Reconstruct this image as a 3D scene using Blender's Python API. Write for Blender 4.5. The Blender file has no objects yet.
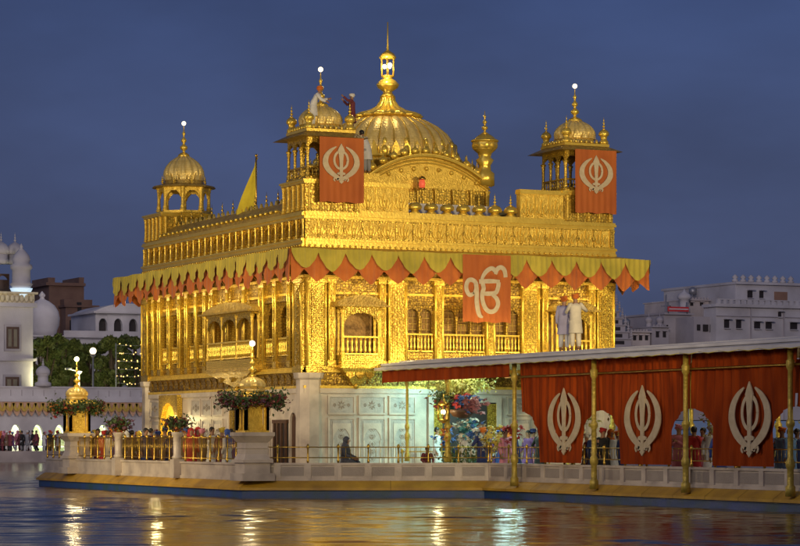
import bpy, bmesh, math, random
from mathutils import Matrix, Vector
random.seed(7)
PI = math.pi
scene = bpy.context.scene
col = scene.collection

# ------------------------------------------------------------------ measured frame
# world axes: x runs along the entrance front of the temple, y along its long side,
# origin at the near corner of the building, z = 0 is the water of the pool.
F = 2569.0; HC = 1.97; X0 = -3.29; D0 = 89.0
TH = math.radians(25.0); CT, ST = math.cos(TH), math.sin(TH)
CAM = (-(X0*CT + D0*ST), -(-X0*ST + D0*CT), HC)
def depth(u, v): return D0 + ST*u + CT*v
def on_v(px, v):
    k = (px-400)/F
    return (k*(D0+CT*v) - X0 + ST*v)/(CT - ST*k)
def on_u(px, u):
    k = (px-400)/F
    return (X0 + CT*u - k*(D0+ST*u))/(ST + CT*k)
def hz(py, u, v): return HC + (437-py)*depth(u, v)/F

# ------------------------------------------------------------------ materials
def nodes(m):
    m.use_nodes = True
    return m.node_tree.nodes, m.node_tree.links, m.node_tree.nodes['Principled BSDF']
MATS = {}
def mat(name, c1, c2=None, scale=4.0, rough=.6, metal=0.0, bump=0.0, bscale=20.0, vor=False, emit=None, es=0.0,
        stretch=(1,1,1), spec=.5, dark=None, dscale=3.0, coat=0.0, sheen=0.0, rvar=0.0, lo=.3, hi=.7, rnd=1.0):
    if name in MATS: return MATS[name]
    m = bpy.data.materials.new(name); n, l, b = nodes(m)
    tc = n.new('ShaderNodeTexCoord'); mp = n.new('ShaderNodeMapping'); mp.inputs['Scale'].default_value = stretch
    l.new(tc.outputs['Object'], mp.inputs['Vector'])
    c2 = c2 or tuple(x*.8 for x in c1)
    no = n.new('ShaderNodeTexNoise'); no.inputs['Scale'].default_value = scale; no.inputs['Detail'].default_value = 6
    l.new(mp.outputs['Vector'], no.inputs['Vector'])
    r = n.new('ShaderNodeValToRGB'); r.color_ramp.elements[0].position = lo; r.color_ramp.elements[1].position = hi
    r.color_ramp.elements[0].color = (*c1, 1); r.color_ramp.elements[1].color = (*c2, 1)
    l.new(no.outputs['Fac'], r.inputs['Fac'])
    out = r.outputs['Color']
    if dark:
        v = n.new('ShaderNodeTexVoronoi'); v.feature = 'DISTANCE_TO_EDGE'; v.inputs['Scale'].default_value = dscale; v.inputs['Randomness'].default_value = rnd
        l.new(mp.outputs['Vector'], v.inputs['Vector'])
        mr = n.new('ShaderNodeMapRange'); mr.inputs['From Min'].default_value = 0.04; mr.inputs['From Max'].default_value = 0.26
        l.new(v.outputs['Distance'], mr.inputs['Value'])
        mx = n.new('ShaderNodeMixRGB'); mx.inputs['Color1'].default_value = (*dark, 1)
        l.new(mr.outputs['Result'], mx.inputs['Fac']); l.new(out, mx.inputs['Color2']); out = mx.outputs['Color']
    l.new(out, b.inputs['Base Color'])
    b.inputs['Roughness'].default_value = rough; b.inputs['Metallic'].default_value = metal
    b.inputs['Specular IOR Level'].default_value = spec
    b.inputs['Coat Weight'].default_value = coat
    if sheen: b.inputs['Sheen Weight'].default_value = sheen
    if rvar:
        mr = n.new('ShaderNodeMapRange'); mr.inputs['To Min'].default_value = rough-rvar; mr.inputs['To Max'].default_value = rough+rvar
        l.new(no.outputs['Fac'], mr.inputs['Value']); l.new(mr.outputs['Result'], b.inputs['Roughness'])
    if bump:
        if vor:
            t = n.new('ShaderNodeTexVoronoi'); t.feature = 'F1'; t.inputs['Scale'].default_value = bscale; t.inputs['Randomness'].default_value = rnd; o = t.outputs['Distance']
        else:
            t = n.new('ShaderNodeTexNoise'); t.inputs['Scale'].default_value = bscale; t.inputs['Detail'].default_value = 4; o = t.outputs['Fac']
        l.new(mp.outputs['Vector'], t.inputs['Vector'])
        bp = n.new('ShaderNodeBump'); bp.inputs['Strength'].default_value = bump; bp.inputs['Distance'].default_value = .02 if vor else .03
        l.new(o, bp.inputs['Height']); l.new(bp.outputs['Normal'], b.inputs['Normal'])
    if emit:
        b.inputs['Emission Color'].default_value = (*emit, 1); b.inputs['Emission Strength'].default_value = es
    MATS[name] = m
    return m

GOLD  = mat('gold', (.86,.60,.09), (.62,.39,.045), 7, .38, .38, .5, 24, vor=True, rvar=.08)
GOLDR = mat('gold_relief', (.86,.61,.09), (.60,.38,.04), 8, .34, .6, .5, 10, vor=True, dark=(.36,.22,.03), dscale=12, rnd=.7)
GOLDF = mat('gold_filigree', (.90,.66,.10), (.64,.41,.045), 9, .31, .6, .6, 14, vor=True, dark=(.28,.17,.022), dscale=16, rnd=.55)
GOLDS = mat('gold_smooth', (.86,.61,.10), (.74,.50,.07), 3, .30, .6, .2, 14)
GOLDD = mat('gold_dome', (.86,.66,.24), (.70,.50,.13), 5, .38, .35, .7, 11, vor=True, rnd=.4)
GOLDK = mat('gold_dark', (.50,.34,.07), (.30,.19,.04), 5, .45, .4, .8, 14, vor=True)  # darker gold; the shade of recessed walls is put into the colour
GOLDM = mat('gold_shaded', (.58,.38,.05), (.34,.20,.025), 4, .40, .6, .8, 13, vor=True, dark=(.16,.09,.015), dscale=9, rnd=.6)  # darker copy of the gold; shade under the eave is put into its colour
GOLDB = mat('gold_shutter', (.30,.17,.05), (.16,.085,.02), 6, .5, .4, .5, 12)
BRASS = mat('brass', (.60,.40,.08), (.42,.26,.04), 12, .3, .9, .1, 30)
POLE  = mat('brass_column', (.56,.42,.07), (.36,.26,.04), 8, .45, .35, .4, 14, vor=True)
MARB  = mat('marble', (.60,.52,.43), (.38,.32,.27), 1.3, .38, 0, .2, 18, lo=.4, hi=.68)
MARBP = mat('marble_panel', (.36,.31,.27), (.26,.22,.19), 1.2, .45, 0, .3, 22)
MARBI = mat('marble_inlay', (.46,.42,.38), (.36,.33,.30), 7.0, .42, 0, .3, 16)
PLASTER = mat('white_plaster', (.62,.59,.59), (.40,.37,.37), .35, .85, 0, .3, 8, rvar=.05)
PLASTG = mat('grey_plaster', (.46,.42,.43), (.32,.29,.30), .4, .9, 0, .3, 6)
PINK  = mat('brown_stone', (.33,.19,.12), (.22,.12,.08), .6, .85, 0, .3, 4)
DARK  = mat('dark_opening', (.02,.017,.015), (.03,.02,.02), 3, .6)
WOOD  = mat('dark_wood', (.10,.045,.02), (.06,.025,.012), 6, .5, 0, .3, 12)
GLASS = mat('window_pane', (.05,.045,.04), (.09,.08,.06), 2, .2, 0)
ORANGE = mat('orange_cloth', (.58,.16,.02), (.38,.085,.012), 1.3, .85, 0, .3, 9, sheen=.3)
GREEN = mat('olive_cloth', (.56,.44,.05), (.38,.31,.03), 1.3, .85, 0, .3, 9, sheen=.3)
REDC  = mat('red_cloth', (.36,.055,.005), (.18,.022,.002), 2.5, .85, 0, .35, 7, spec=.15, stretch=(1,1,.25))
REDB  = mat('orange_banner_cloth', (.50,.13,.02), (.38,.09,.014), 2.2, .8, 0, .3, 7, stretch=(1,1,.3))
CREAM = mat('cream_cloth', (.60,.50,.34), (.48,.39,.25), 6, .85, 0, .2, 20)
CANVAS = mat('pale_roof_sheet', (.55,.55,.60), (.42,.42,.47), 1.2, .6, 0, .3, 3)
YELC  = mat('yellow_cloth', (.68,.55,.03), (.55,.42,.02), 3, .8, 0, .3, 8)
LEDGE = mat('yellow_ledge_stone', (.64,.38,.035), (.34,.19,.03), 1.1, .5, 0, .3, 9)
BLUET = mat('blue_tile_band', (.025,.065,.27), (.03,.075,.09), 1.6, .4, 0, .2, 10)
PAVE  = mat('pavement_stone', (.30,.26,.25), (.20,.17,.17), .8, .55, 0, .15, 6)
METAL = mat('grey_metal', (.35,.35,.36), None, 5, .45, .6)
LAMPW = mat('lamp_glow', (1,.95,.8), None, 1, .4, emit=(1,.84,.55), es=2)
LAMPY = mat('lantern_glow', (1,.8,.4), None, 1, .4, emit=(1,.74,.32), es=5)
BULB  = mat('bulb_glow', (1,.8,.4), None, 1, .4, emit=(1,.62,.16), es=2.2)
STRIP = mat('strip_light', (1,1,.9), None, 1, .4, emit=(.88,1,.72), es=1.5)
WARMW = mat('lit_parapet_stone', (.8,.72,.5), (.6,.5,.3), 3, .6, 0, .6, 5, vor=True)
LEAF  = mat('leaf', (.055,.085,.015), (.12,.13,.03), 1.5, .7)
LEAF2 = mat('garland_leaf', (.035,.07,.02), (.07,.11,.03), 5, .6)
BARK  = mat('bark', (.09,.06,.04), None, 4, .9, 0, .5, 12)
SKIN  = mat('skin', (.30,.16,.09), (.26,.13,.07), 6, .55)
HAIR  = mat('black_hair', (.012,.010,.009), None, 20, .5)
WHITEC = mat('white_cloth', (.70,.68,.66), (.60,.58,.56), 3, .85, 0, .3, 9)

# ------------------------------------------------------------------ mesh builder
I4 = Matrix.Identity(4)
def seg(p, q, flip=False, z=0.0):
    d = Vector((q[0]-p[0], q[1]-p[1])); L = d.length; d /= L
    n = Vector((d.y, -d.x)) if not flip else Vector((-d.y, d.x))
    return Matrix(((d.x, n.x, 0, p[0]), (d.y, n.y, 0, p[1]), (0, 0, 1, z), (0, 0, 0, 1))), L
def wloc(o):
    v = Vector((0,0,0))
    while o: v += o.location; o = o.parent
    return v
class MB:
    def __init__(s, M=None): s.v = []; s.f = []; s.sm = []; s.M = M or I4
    def add(s, vs, fs, smooth=False):
        o = len(s.v); s.v += [tuple(s.M @ Vector(p)) for p in vs]
        s.f += [tuple(i+o for i in f) for f in fs]; s.sm += [smooth]*len(fs)
        return s
    def box(s, a0, a1, n0, n1, z0, z1):
        return s.add([(a0,n0,z0),(a1,n0,z0),(a1,n1,z0),(a0,n1,z0),(a0,n0,z1),(a1,n0,z1),(a1,n1,z1),(a0,n1,z1)],
              [(0,3,2,1),(4,5,6,7),(0,1,5,4),(1,2,6,5),(2,3,7,6),(3,0,4,7)])
    def taper(s, a0, a1, n0, n1, z0, b0, b1, m0, m1, z1):
        return s.add([(a0,n0,z0),(a1,n0,z0),(a1,n1,z0),(a0,n1,z0),(b0,m0,z1),(b1,m0,z1),(b1,m1,z1),(b0,m1,z1)],
              [(0,3,2,1),(4,5,6,7),(0,1,5,4),(1,2,6,5),(2,3,7,6),(3,0,4,7)])
    def prism(s, poly, n0, n1):
        k = len(poly)
        return s.add([(a,n0,z) for a,z in poly]+[(a,n1,z) for a,z in poly],
              [tuple(range(k)), tuple(range(2*k-1,k-1,-1))]+[(i,(i+1)%k,(i+1)%k+k,i+k) for i in range(k)])
    def hprism(s, poly, z0, z1):
        k = len(poly)
        return s.add([(a,n,z0) for a,n in poly]+[(a,n,z1) for a,n in poly],
              [tuple(range(k)), tuple(range(2*k-1,k-1,-1))]+[(i,(i+1)%k,(i+1)%k+k,i+k) for i in range(k)])
    def lathe(s, cx, cy, prof, n=16, nf=0, fa=0.0, smooth=True, ph=0.0, ex=1.0):
        vs = []; fs = []
        for r, z in prof:
            for i in range(n):
                t = 2*PI*i/n + ph
                rr = r*(1 + fa*math.cos(nf*t)) if nf else r
                vs.append((cx+rr*math.cos(t), cy+rr*math.sin(t)*ex, z))
        m = len(prof)
        for j in range(m-1):
            for i in range(n):
                fs.append((j*n+i, j*n+(i+1)%n, (j+1)*n+(i+1)%n, (j+1)*n+i))
        fs.append(tuple(range(n-1,-1,-1))); fs.append(tuple((m-1)*n+i for i in range(n)))
        return s.add(vs, fs, smooth)
    def tube(s, pts, rs, n=6, smooth=True):
        pts = [Vector(p) for p in pts]
        if not isinstance(rs, (list, tuple)): rs = [rs]*len(pts)
        vs = []; fs = []
        for i, p in enumerate(pts):
            d = (pts[min(i+1,len(pts)-1)] - pts[max(i-1,0)]).normalized()
            up = Vector((0,0,1)) if abs(d.z) < .95 else Vector((1,0,0))
            x = d.cross(up).normalized(); y = d.cross(x)
            for k in range(n):
                t = 2*PI*k/n; vs.append(p + x*rs[i]*math.cos(t) + y*rs[i]*math.sin(t))
        for j in range(len(pts)-1):
            for i in range(n): fs.append((j*n+i, j*n+(i+1)%n, (j+1)*n+(i+1)%n, (j+1)*n+i))
        fs.append(tuple(range(n-1,-1,-1))); fs.append(tuple((len(pts)-1)*n+i for i in range(n)))
        return s.add(vs, fs, smooth)
    def ball(s, c, r, n=8, m=6, sx=1, sy=1, sz=1):
        vs = [(c[0],c[1],c[2]-r*sz)]; fs = []
        for j in range(1,m):
            a = -PI/2 + PI*j/m
            for i in range(n):
                t = 2*PI*i/n; vs.append((c[0]+r*sx*math.cos(a)*math.cos(t), c[1]+r*sy*math.cos(a)*math.sin(t), c[2]+r*sz*math.sin(a)))
        vs.append((c[0],c[1],c[2]+r*sz)); T = len(vs)-1
        for i in range(n):
            fs.append((0, 1+(i+1)%n, 1+i)); fs.append((T, 1+(m-2)*n+i, 1+(m-2)*n+(i+1)%n))
            for j in range(m-2): fs.append((1+j*n+i, 1+j*n+(i+1)%n, 1+(j+1)*n+(i+1)%n, 1+(j+1)*n+i))
        return s.add(vs, fs, True)
    def arch(s, a0, a1, zs, za, zt, n0, n1, cusps=0, N=14):
        """plate above an arched opening: springs at zs, apex za, top edge zt"""
        c = (a0+a1)/2; h = (a1-a0)/2; pts = []
        for i in range(N+1):
            t = -1 + 2*i/N
            z = zs + (za-zs)*(1-abs(t)**2.2)**.6
            if cusps: z -= abs(math.sin(cusps*PI*(t+1)/2))*.10*(za-zs) if 0 < i < N else 0
            pts.append((c+h*t, z))
        for i in range(N):
            (x0,y0),(x1,y1) = pts[i], pts[i+1]
            s.prism([(x0,y0),(x1,y1),(x1,zt),(x0,zt)], n0, n1)
        return s
    def sheet(s, a0, a1, nseg, ztop, zbot, nfun, mz=6):
        vs = []; fs = []
        for i in range(nseg+1):
            a = a0+(a1-a0)*i/nseg; t, b = ztop(a), zbot(a)
            for j in range(mz+1):
                z = t+(b-t)*j/mz; vs.append((a, nfun(a, z), z))
        for i in range(nseg):
            for j in range(mz):
                k = i*(mz+1)+j; fs.append((k, k+1, k+mz+2, k+mz+1))
        return s.add(vs, fs, True)
    def cut(s):
        if not hasattr(s,'cuts'): s.cuts = []
        s.cuts.append((len(s.v),len(s.f)))
    def build_each(s, name, m, parent):
        cs = [(0,0)]+s.cuts
        if cs[-1] != (len(s.v),len(s.f)): cs.append((len(s.v),len(s.f)))
        for (v0,f0),(v1,f1) in zip(cs,cs[1:]):
            q = MB(); q.v = s.v[v0:v1]; q.f = [tuple(i-v0 for i in f) for f in s.f[f0:f1]]; q.sm = s.sm[f0:f1]
            if q.v: q.build(name, m, parent)
    def build(s, name, m, parent=None, label=None, normals=True):
        me = bpy.data.meshes.new(name)
        off = wloc(parent) if parent is not None else Vector((0,0,0))
        me.from_pydata([(x-off.x, y-off.y, z-off.z) for x,y,z in s.v], [], s.f)
        me.polygons.foreach_set('use_smooth', s.sm)
        me.materials.append(m)
        if normals:
            bm = bmesh.new(); bm.from_mesh(me); bmesh.ops.recalc_face_normals(bm, faces=bm.faces); bm.to_mesh(me); bm.free()
        me.update()
        o = bpy.data.objects.new(name, me); col.objects.link(o)
        if parent is not None: o.parent = parent
        if label: o['label'] = label
        return o
def thing(name, label, cat, loc=(0,0,0), group=None, rz=0):
    o = bpy.data.objects.new(name, None); col.objects.link(o); o.location = loc; o.rotation_euler = (0,0,rz)
    o.empty_display_size = .3
    o['label'] = label; o['category'] = cat
    if group: o['group'] = group
    return o
def tag(o, label, cat, group=None):
    o['label'] = label; o['category'] = cat
    if group: o['group'] = group
    return o
def recentre(o, p):
    """move a single-mesh thing's origin to p"""
    p = Vector(p); o.data.transform(Matrix.Translation(-p)); o.location = p; return o
def struct(o): o['kind'] = 'structure'; return o
def copy_tree(o, parent=None):
    c = o.copy(); col.objects.link(c); c.parent = parent
    for ch in [x for x in list(bpy.data.objects) if x.parent == o]: copy_tree(ch, c)
    return c

DOME = [(.90,0),(.99,.10),(1.03,.24),(1.0,.38),(.90,.54),(.72,.70),(.50,.82),(.28,.91),(.13,.97),(.06,1.0)]
def dome(mb, cx, cy, z, r, h, nf=0, fa=.03, n=32):
    return mb.lathe(cx, cy, [(r*a, z+h*b) for a,b in DOME], n, nf, fa)
def finial(mb, cx, cy, z, h, r=.12, n=10):
    P = [(1.6,0),(1.0,.04),(.45,.09),(.45,.14),(1.2,.20),(1.35,.27),(.6,.34),(.35,.40),(.9,.47),(.95,.52),(.35,.60),(.25,.66),(.55,.72),(.55,.76),(.2,.82),(.1,1.0)]
    return mb.lathe(cx, cy, [(r*a, z+h*b) for a,b in P], n)
def colonnette(mb, a, n, z0, z1, r=.07, k=8):
    h = z1-z0
    P = [(1.5,0),(1.5,.05),(1.0,.08),(1.25,.14),(.9,.22),(.8,.5),(.85,.8),(1.2,.86),(.9,.90),(1.5,.95),(1.5,1.0)]
    return mb.lathe(a, n, [(r*x, z0+h*y) for x,y in P], k)
def balusters(mb, a0, a1, n, z0, z1, step=.13, r=.028):
    k = max(2, int((a1-a0)/step)); h = z1-z0
    for i in range(k+1):
        a = a0+(a1-a0)*i/k
        mb.lathe(a, n, [(r*.8, z0),(r*1.6,z0+.25*h),(r*.7,z0+.5*h),(r*1.5,z0+.75*h),(r*.8,z1)], 6)
    mb.box(a0-.02, a1+.02, n-.045, n+.045, z1, z1+.06); mb.box(a0-.02, a1+.02, n-.045, n+.045, z0-.05, z0)
    return mb

# strokes for the emblems
def smooth_pts(P, W, k=8):
    out = []; ow = []
    for i in range(len(P)-1):
        p0 = Vector(P[max(i-1,0)]); p1 = Vector(P[i]); p2 = Vector(P[i+1]); p3 = Vector(P[min(i+2,len(P)-1)])
        for j in range(k):
            t = j/k
            out.append(.5*((2*p1)+(p2-p0)*t+(2*p0-5*p1+4*p2-p3)*t*t+(3*p1-p0-3*p2+p3)*t**3)); ow.append(W[i]+(W[i+1]-W[i])*t)
    out.append(Vector(P[-1])); ow.append(W[-1])
    return out, ow
def stroke(mb, P, W, c, s, n0, n1, k=8):
    pts, ws = smooth_pts(P, W, k)
    L = []; R = []
    for i, p in enumerate(pts):
        d = (pts[min(i+1,len(pts)-1)]-pts[max(i-1,0)]); d = d.normalized() if d.length else Vector((1,0))
        q = Vector((-d.y, d.x))*max(ws[i],.004)
        L.append(p+q); R.append(p-q)
    for i in range(len(pts)-1):
        mb.prism([(c[0]+v.x*s, c[1]+v.y*s) for v in (L[i], L[i+1], R[i+1], R[i])], n0, n1)
def khanda(mb, c, s, n0, sx=1.0):
    t = .012
    cc = (c[0]/sx, c[1])
    M = mb.M; mb.M = M @ Matrix.Diagonal((sx,1,1,1))
    # straight double-edged sword
    mb.prism([(cc[0]+x*s, cc[1]+y*s) for x,y in [(0,1.0),(.10,.82),(.17,.66),(.12,.45),(.085,.1),(.075,-.42),(.20,-.46),(.20,-.54),(.07,-.56),(.06,-.84),(.12,-.88),(0,-1.0),
        (-.12,-.88),(-.06,-.84),(-.07,-.56),(-.20,-.54),(-.20,-.46),(-.075,-.42),(-.085,.1),(-.12,.45),(-.17,.66),(-.10,.82)]], n0, n0+t*3)
    # ring
    stroke(mb, [(.34*math.cos(a), .18+.44*math.sin(a)) for a in [2*PI*i/12 for i in range(13)]], [.055]*13, cc, s, n0, n0+t, 4)
    for g in (-1, 1):
        t = .012+.0013*g
        stroke(mb, [(g*.24,.84),(g*.52,.64),(g*.74,.34),(g*.78,-.02),(g*.60,-.36),(g*.28,-.62),(g*-.06,-.78),(g*-.30,-.72)],
               [.02,.08,.12,.14,.13,.10,.06,.03], cc, s, n0, n0+t*2, 5)
        stroke(mb, [(g*-.12,-.66),(g*-.22,-.84)], [.05,.03], cc, s, n0, n0+t*2, 2)
        stroke(mb, [(g*-.26,-.58),(g*-.36,-.78),(g*-.30,-.88)], [.03,.04,.02], cc, s, n0, n0+t*1.5, 3)
    mb.M = M
def ek_onkar(mb, c, s, n0):
    # pixel outline of the sign turned into unit strokes (x right, y up), 250 px tall
    def U(L): return [((x-255)/160, (250-y)/160) for x,y in L]
    w = .085
    stroke(mb, U([(178,262),(150,272),(130,250),(125,215),(140,185),(168,182),(190,200),(192,235),(178,268)]), [w*.7]+[w]*7+[w*.8], c, s, n0, n0+.014, 6)
    stroke(mb, U([(190,205),(196,250),(196,310),(203,360),(216,395),(238,406)]), [w,w,w*1.1,w*1.1,w,w*.3], c, s, n0, n0+.018, 6)
    stroke(mb, U([(212,190),(285,186),(352,186)]), [w,w,w*.7], c, s, n0, n0+.02, 3)
    stroke(mb, U([(345,190),(340,225),(322,256),(270,262),(225,262)]), [w,w,w,w,w*.7], c, s, n0, n0+.016, 6)
    stroke(mb, U([(232,190),(242,230),(232,262),(236,310),(258,355),(290,372),(322,360),(340,325),(330,290),(300,268)]), [w]*9+[w*.6], c, s, n0, n0+.024, 6)
    stroke(mb, U([(226,190),(236,160),(262,125),(296,108),(320,122),(328,140)]), [w*.6,w*.8,w,w,w,w*.8], c, s, n0, n0+.028, 6)
    stroke(mb, U([(322,142),(334,112),(360,100),(384,118),(392,160)]), [w*.8,w,w,w,w*.9], c, s, n0, n0+.03, 6)

# ------------------------------------------------------------------ setting: water, far pavement, platform
import numpy as np
WATER = bpy.data.materials.new('pool_water'); n_, l_, b_ = nodes(WATER)
b_.inputs['Base Color'].default_value = (.10,.062,.018,1); b_.inputs['Roughness'].default_value = .15; b_.inputs['IOR'].default_value = 1.33
b_.inputs['Specular Tint'].default_value = (1,.86,.60,1)
tc = n_.new('ShaderNodeTexCoord'); mp = n_.new('ShaderNodeMapping'); mp.vector_type = 'TEXTURE'; mp.inputs['Rotation'].default_value = (0,0,-TH); mp.inputs['Scale'].default_value = (3.2,1.0,1)
l_.new(tc.outputs['Object'], mp.inputs['Vector'])
t1 = n_.new('ShaderNodeTexNoise'); t1.inputs['Scale'].default_value = 2.0; t1.inputs['Detail'].default_value = 3; t1.inputs['Roughness'].default_value = .5
t2 = n_.new('ShaderNodeTexNoise'); t2.inputs['Scale'].default_value = .35; t2.inputs['Detail'].default_value = 1
l_.new(mp.outputs['Vector'], t1.inputs['Vector']); l_.new(mp.outputs['Vector'], t2.inputs['Vector'])
ad = n_.new('ShaderNodeMath'); ad.operation = 'MULTIPLY_ADD'; ad.inputs[1].default_value = .8; l_.new(t2.outputs['Fac'], ad.inputs[0]); l_.new(t1.outputs['Fac'], ad.inputs[2])
bp = n_.new('ShaderNodeBump'); bp.inputs['Strength'].default_value = 1.0; bp.inputs['Distance'].default_value = .004
l_.new(ad.outputs[0], bp.inputs['Height']); l_.new(bp.outputs['Normal'], b_.inputs['Normal'])
# rippled water: a real wavy sheet in front of the temple, flat beyond
def water_mesh():
    rg = np.random.RandomState(4); cx, cz = CAM[0], CAM[1]
    xs = np.arange(-32, 30.01, .13); zs = np.concatenate([np.arange(34, 90, .065), np.arange(90, 150, .14)])
    X, Z = np.meshgrid(xs, zs); H = np.zeros_like(X)
    for i in range(26):
        lam = .34*(5.0**rg.rand()); th = rg.normal(0, .42); k = 2*PI/lam
        sl = .0105*AMPW*(1.25 if lam > .9 else .9); p = rg.rand()*2*PI
        H += sl/k*np.sin(k*(Z*math.cos(th)+X*math.sin(th)) + p + .6*np.sin(X*.21+Z*.13+i))
    gust = .75+.35*np.sin(X*.11+1.3*np.sin(Z*.07))*np.sin(Z*.15+.8)
    edge = np.clip(np.minimum.reduce([X+32, 30-X, (Z-34)/2, (150-Z)/6]), 0, 1)
    H *= gust*edge
    U = cx + X*CT + Z*ST; V = cz - X*ST + Z*CT
    n, m = X.shape; co_ = np.stack([U, V, H], -1).reshape(-1, 3)
    a = (np.arange(n-1)[:,None]*m + np.arange(m-1)[None,:]).reshape(-1)
    F_ = np.stack([a, a+1, a+m+1, a+m], -1)
    ex = np.array([(-400,-300,-.03),(500,-300,-.03),(500,116,-.03),(-400,116,-.03)], float)
    b = len(co_); co_ = np.vstack([co_, ex]); F_ = np.vstack([F_, [[b,b+1,b+2,b+3]]])
    me = bpy.data.meshes.new('pool_water'); me.vertices.add(len(co_)); me.vertices.foreach_set('co', co_.astype('f').ravel())
    me.loops.add(F_.size); me.loops.foreach_set('vertex_index', F_.astype('i').ravel())
    me.polygons.add(len(F_)); me.polygons.foreach_set('loop_start', np.arange(0, F_.size, 4, dtype='i'))
    me.polygons.foreach_set('use_smooth', np.ones(len(F_), bool)); me.update(calc_edges=True); me.materials.append(WATER)
    o = bpy.data.objects.new('pool_water', me); col.objects.link(o); return o
AMPW = 1.7
struct(water_mesh())

PD = .55   # platform deck height
EDGE = [(-4.2,17.5),(-4.2,-4.7),(-1.4,-6.05),(2.9,-8.0),(2.9,-70),(9.35,-70),(9.35,-8),(13.6,-6.05),(16.4,-4.7),(16.4,17.5),(13.5,21),(-1,21)]
def inset(poly, d):
    out = []; k = len(poly)
    for i in range(k):
        p0, p1, p2 = Vector(poly[i-1]), Vector(poly[i]), Vector(poly[(i+1)%k])
        d1 = (p1-p0).normalized(); d2 = (p2-p1).normalized()
        n1 = Vector((-d1.y, d1.x)); n2 = Vector((-d2.y, d2.x)); b = (n1+n2).normalized()
        out.append(tuple(p1 + b*d/max(.3, b.dot(n1))))
    return out
struct(MB().hprism(EDGE, -.6, .265).build('platform_tile_band', BLUET))
pl = MB(); outer = inset(EDGE, -.10); inner = inset(EDGE, .22); k = len(EDGE)
pl.add([(a,b,.25) for a,b in outer]+[(a,b,.33) for a,b in outer]+[(a,b,PD) for a,b in inner]+[(a,b,.25) for a,b in inner],
       [(i,(i+1)%k,(i+1)%k+k,i+k) for i in range(k)]+[(i+k,(i+1)%k+k,(i+1)%k+2*k,i+2*k) for i in range(k)]+[(i+3*k,(i+1)%k+3*k,(i+1)%k,i) for i in range(k)])
struct(pl.build('platform_ledge', LEDGE))
sj = MB()
for i_ in range(4):
    p_, q_ = EDGE[i_], EDGE[i_+1]; M, ln = seg(p_, q_); sj.M = M; k_ = int(min(ln, 36)/1.7)
    for j_ in range(1, k_):
        a = 1.7*j_
        sj.add([(a-.012,.105,.25),(a+.012,.105,.25),(a+.012,.108,.335),(a-.012,.108,.335),(a-.012,-.218,.556),(a+.012,-.218,.556)], [(0,1,2,3),(3,2,5,4)])
struct(sj.build('ledge_joints', mat('joint_mortar',(.30,.18,.03)), normals=False))
struct(MB().add([(a,b,PD) for a,b in inner], [tuple(range(k))]).build('platform_deck', MARB))

ZF = .75
gr = MB(); gr.add([(-1500,116,ZF),(2500,116,ZF),(2500,3500,ZF),(-1500,3500,ZF)], [(0,1,2,3)])
gr.add([(-1500,116,-1),(2500,116,-1),(2500,116,ZF),(-1500,116,ZF)], [(0,1,2,3)])
struct(gr.build('ground', PAVE))
struct(MB().box(-300,400,115.5,116.3,-.5,ZF+.10).build('pool_kerb', PAVE))

# ------------------------------------------------------------------ the temple
W, L = 12.25, 16.7
temple = thing('golden_temple', 'golden domed temple standing in the pool, marble lower walls and gilded upper storeys', 'temple', (W/2, L/2, PD))
FR, _ = seg((0,0),(W,0)); LF, _ = seg((0,0),(0,L), True); RT, _ = seg((W,0),(W,L)); BK, _ = seg((0,L),(W,L), True)
FACES = [(FR,W),(LF,L),(RT,L),(BK,W)]

# marble lower storey
mw = MB()
mw.box(.02,W-.02,.02,L-.02,PD+.002,3.66)
for M, Ln in FACES:
    mw.M = M; mw.box(-.03, Ln+.03, -.02, .06, PD+.003, .85); mw.box(-.03, Ln+.03, -.02, .05, 3.5, 3.665)
mw.M = I4
marble_wall = mw.build('marble_wall', MARB, temple)
pf = MB(); pi = MB(); pz = MB()
def rosette(mb, a, z, r):
    for i in range(8):
        t = i*PI/4; c, s_ = math.cos(t), math.sin(t)
        mb.prism([(a+c*r*.25,z+s_*r*.25),(a+c*r*.6-s_*r*.16,z+s_*r*.6+c*r*.16),(a+c*r,z+s_*r),(a+c*r*.6+s_*r*.16,z+s_*r*.6-c*r*.16)], .016, .034)
def inlay(mb, a, z0, z1, wd):
    cz = (z0+z1)/2
    if z1-z0 < 1:
        rosette(mb, a, cz, .16); rosette(mb, a-.27, cz, .07); rosette(mb, a+.27, cz, .07)
    else:
        for k in range(5):
            z = z0+.25+k*.26; rosette(mb, a, z, .085 if k%2 else .06)
            for g in (-1,1): stroke(mb, [(a+g*.02,z-.1),(a+g*.12,z),(a+g*.05,z+.1)], [.008,.012,.006], (0,0), 1, .017, .022, 2)
        for g in (-.40,-.34,.34,.40): mb.box(a+g-.008,a+g+.008,.016,.021,z0+.12,z1-.12)
def panels(M, Ln, skip):
    pf.M = M; pi.M = M
    a = .85
    while a + .9 < Ln-.7:
        wdt = 1.05
        if not any(a < s1 and a+wdt > s0 for s0,s1 in skip):
            for (z0,z1) in ((.95,2.65),(2.75,3.42)):
                pi.box(a+.06,a+wdt-.06,-.01,.016,z0+.06,z1-.06)
                pi.cut(); pz.M = M; inlay(pz, a+wdt/2, z0, z1, wdt); pz.cut()
                pf.box(a,a+wdt,-.01,.05,z0,z0+.06); pf.box(a,a+wdt,-.01,.05,z1-.06,z1)
                pf.box(a,a+.06,-.01,.047,z0+.06,z1-.06); pf.box(a+wdt-.06,a+wdt,-.01,.047,z0+.06,z1-.06)
                if z1 < 3:
                    pf.arch(a+.18,a+wdt-.18,z0+.9,z0+1.35,z0+1.5,.0,.035,3,10)
                    pf.box(a+.18,a+.24,0,.035,z0+.06,z0+.9); pf.box(a+wdt-.24,a+wdt-.18,0,.035,z0+.06,z0+.9)
                pf.cut()
        a += wdt+.12
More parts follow.
